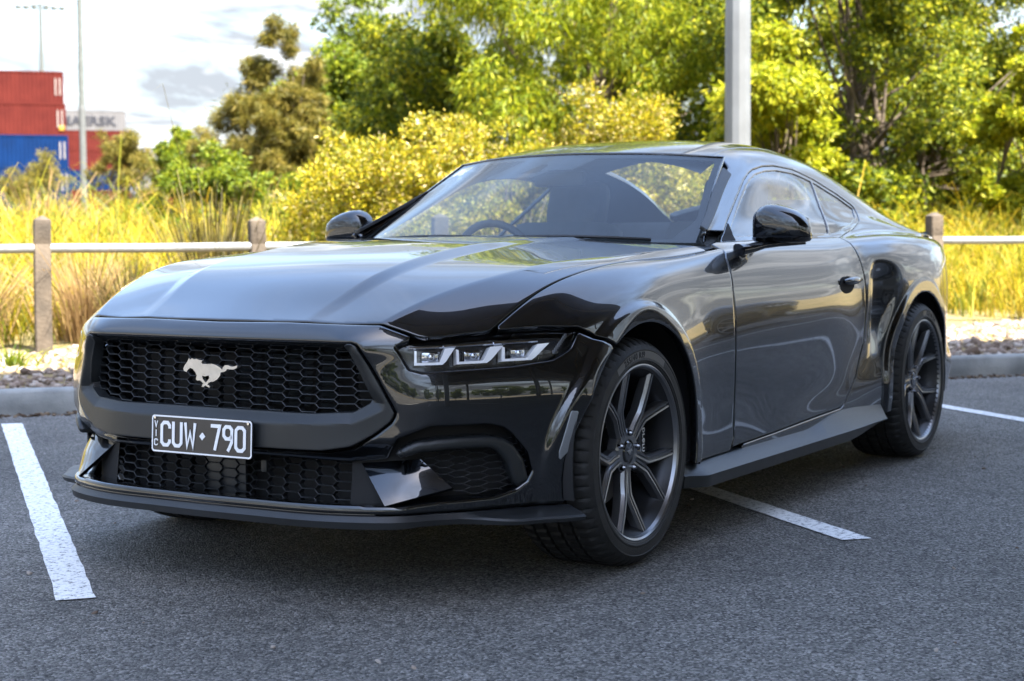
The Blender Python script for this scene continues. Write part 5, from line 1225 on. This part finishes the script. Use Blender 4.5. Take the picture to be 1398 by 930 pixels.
for i, (k, lb, wd) in enumerate([('redc', 'red shipping container at the bottom of the far stack', None), ('redc', 'red shipping container second from the bottom of the far stack', None), ('bluec', 'blue shipping container in the middle of the far stack', None), ('redc', 'red shipping container third from the top of the far stack', None), ('redc', 'red shipping container under the pale lettered one', None), ('greyc', 'pale grey shipping container lettered MAERSK on top of the far stack', 'MAERSK')]):
    container(16.0+(.45 if i < 5 else 0), 221.4, 1.6+2.62*i, k, lb, wd, False, False)
for i, (k, lb) in enumerate([('redc', 'dull red container at the bottom of the lone stack behind the small trees'), ('redc', 'dull red container second up in the lone stack behind the small trees'), ('greyc', 'pale container second from the top behind the small trees'), ('greyc', 'pale container topmost behind the small trees')]):
    container(27.6, 196.5, .9+2.6*i, k, lb, None, False, False)
# ------------------------------------------------------------------ masts in the yard
ms = root('floodlight_mast', 'thin far floodlight mast with a wide cluster of lamps on top', 'mast', W(7.52, 150.3, 1.2))
obj('shaft', *lathe([(.30, 0), (.16, 20.4)], 10, 'z'), E_['mast'], ms)
obj('crossbar', *tube([(2.0*KA[0], 2.0*KA[1], 20.2), (0, 0, 20.5), (-2.0*KA[0], -2.0*KA[1], 20.2)], .09, 6), E_['mast'], ms)
for q in (-1.9, -1.2, -.5, .5, 1.2, 1.9): obj('floodlight', *box((q*KA[0], q*KA[1], 20.15), (.42, .42, .34), bev=.05), E_['mast'], ms)
mp_ = root('dark_mast', 'tall dark mast with a paler foot in front of the stacked containers', 'mast', W(3.53, 56.5, 1.0))
obj('shaft', *lathe([(.105, 4.6), (.075, 18)], 10, 'z'), E_['mast'], mp_); obj('foot', *lathe([(.125, 0), (.12, 4.55), (.106, 4.62)], 10, 'z'), E_['foot'], mp_)
# ------------------------------------------------------------------ unseen overhead roof, form assumed; extent set to shade the cars and darken reflections
br = root('shade_roof', 'unseen wide flat roof on columns, shaped to shade the car park and darken reflections', 'canopy', W(18, -20, 0))
def brp(nm, a0, a1, b0, b1, z0, z1):
    V, F = box(((a0+a1)/2, 0, 0), (a1-a0, b1-b0, z1-z0)); l = br.location; cb_ = (b0+b1)/2; cz = (z0+z1)/2
    V = [(*(np.array(W(x, cb_+y))[:2]-np.array(l[:2])), cz+z) for x, y, z in V]; F = [f[::-1] for f in F]
    return obj(nm, V, F, E_['concrete'], br)
brp('roof_slab', -.9, 44, -42, -.15, 9.3, 9.6); brp('edge_fascia', -.9, 44, -.30, -.15, 9.6, 10.0); brp('edge_fascia', -.9, -.75, -42, -.31, 9.6, 10.0)
for b in (-40, -32, -24, -16, -8, -1.6): brp('beam', -.6, 43.7, b-.2, b+.2, 8.8, 9.3)
for a in (1.2, 15, 29, 43):
    for b in (-40, -24, -8): brp('column', a-.2, a+.2, b-.2, b+.2, -.1, 8.8)
# trees on the far side of the car park, seen only as reflections
far = tree('far_tree', 'round green tree on the far side of the car park', 'tree', 4, -46, 6.5, 3.2, 1.2, 26, 1.1, 9000, 'green', .34, .16, .1, 1, 80, 'trees on the far side of the car park', .5)
for a, b in [(-30, -44), (-22, -48), (-14, -45), (-5, -50), (13, -47), (22, -45), (31, -49), (42, -45), (55, -46)]:
    c = far.copy(); col.objects.link(c); c.location = W(a, b, 0); c.rotation_euler = (0, 0, a*1.3)
    for ch in far.children:
        d = ch.copy(); col.objects.link(d); d.parent = c
# a second dark car further along the kerb, mirrored in the door of the first
def copy_tree(o, parent=None, depth=0):
    c = o.copy(); col.objects.link(c); c.parent = parent
    for ch in list(o.children): copy_tree(ch, c, depth+1)
    return c
car2 = copy_tree(car); car2['label'] = 'dark coupe with silver wheels in the bay further along the kerb'; car['group'] = car2['group'] = 'cars in the car park'
car2.location = W(11.4, 2.4, 0); car2.rotation_euler = (0, 0, math.atan2(KB[1], KB[0]))
for w in car2.children:
    if w.name.startswith('wheel.') or w.name == 'wheel':
        for o in w.children:
            if o.name.startswith('rim'): o.material_slots[0].link = 'OBJECT'; o.material_slots[0].material = M['chrome']
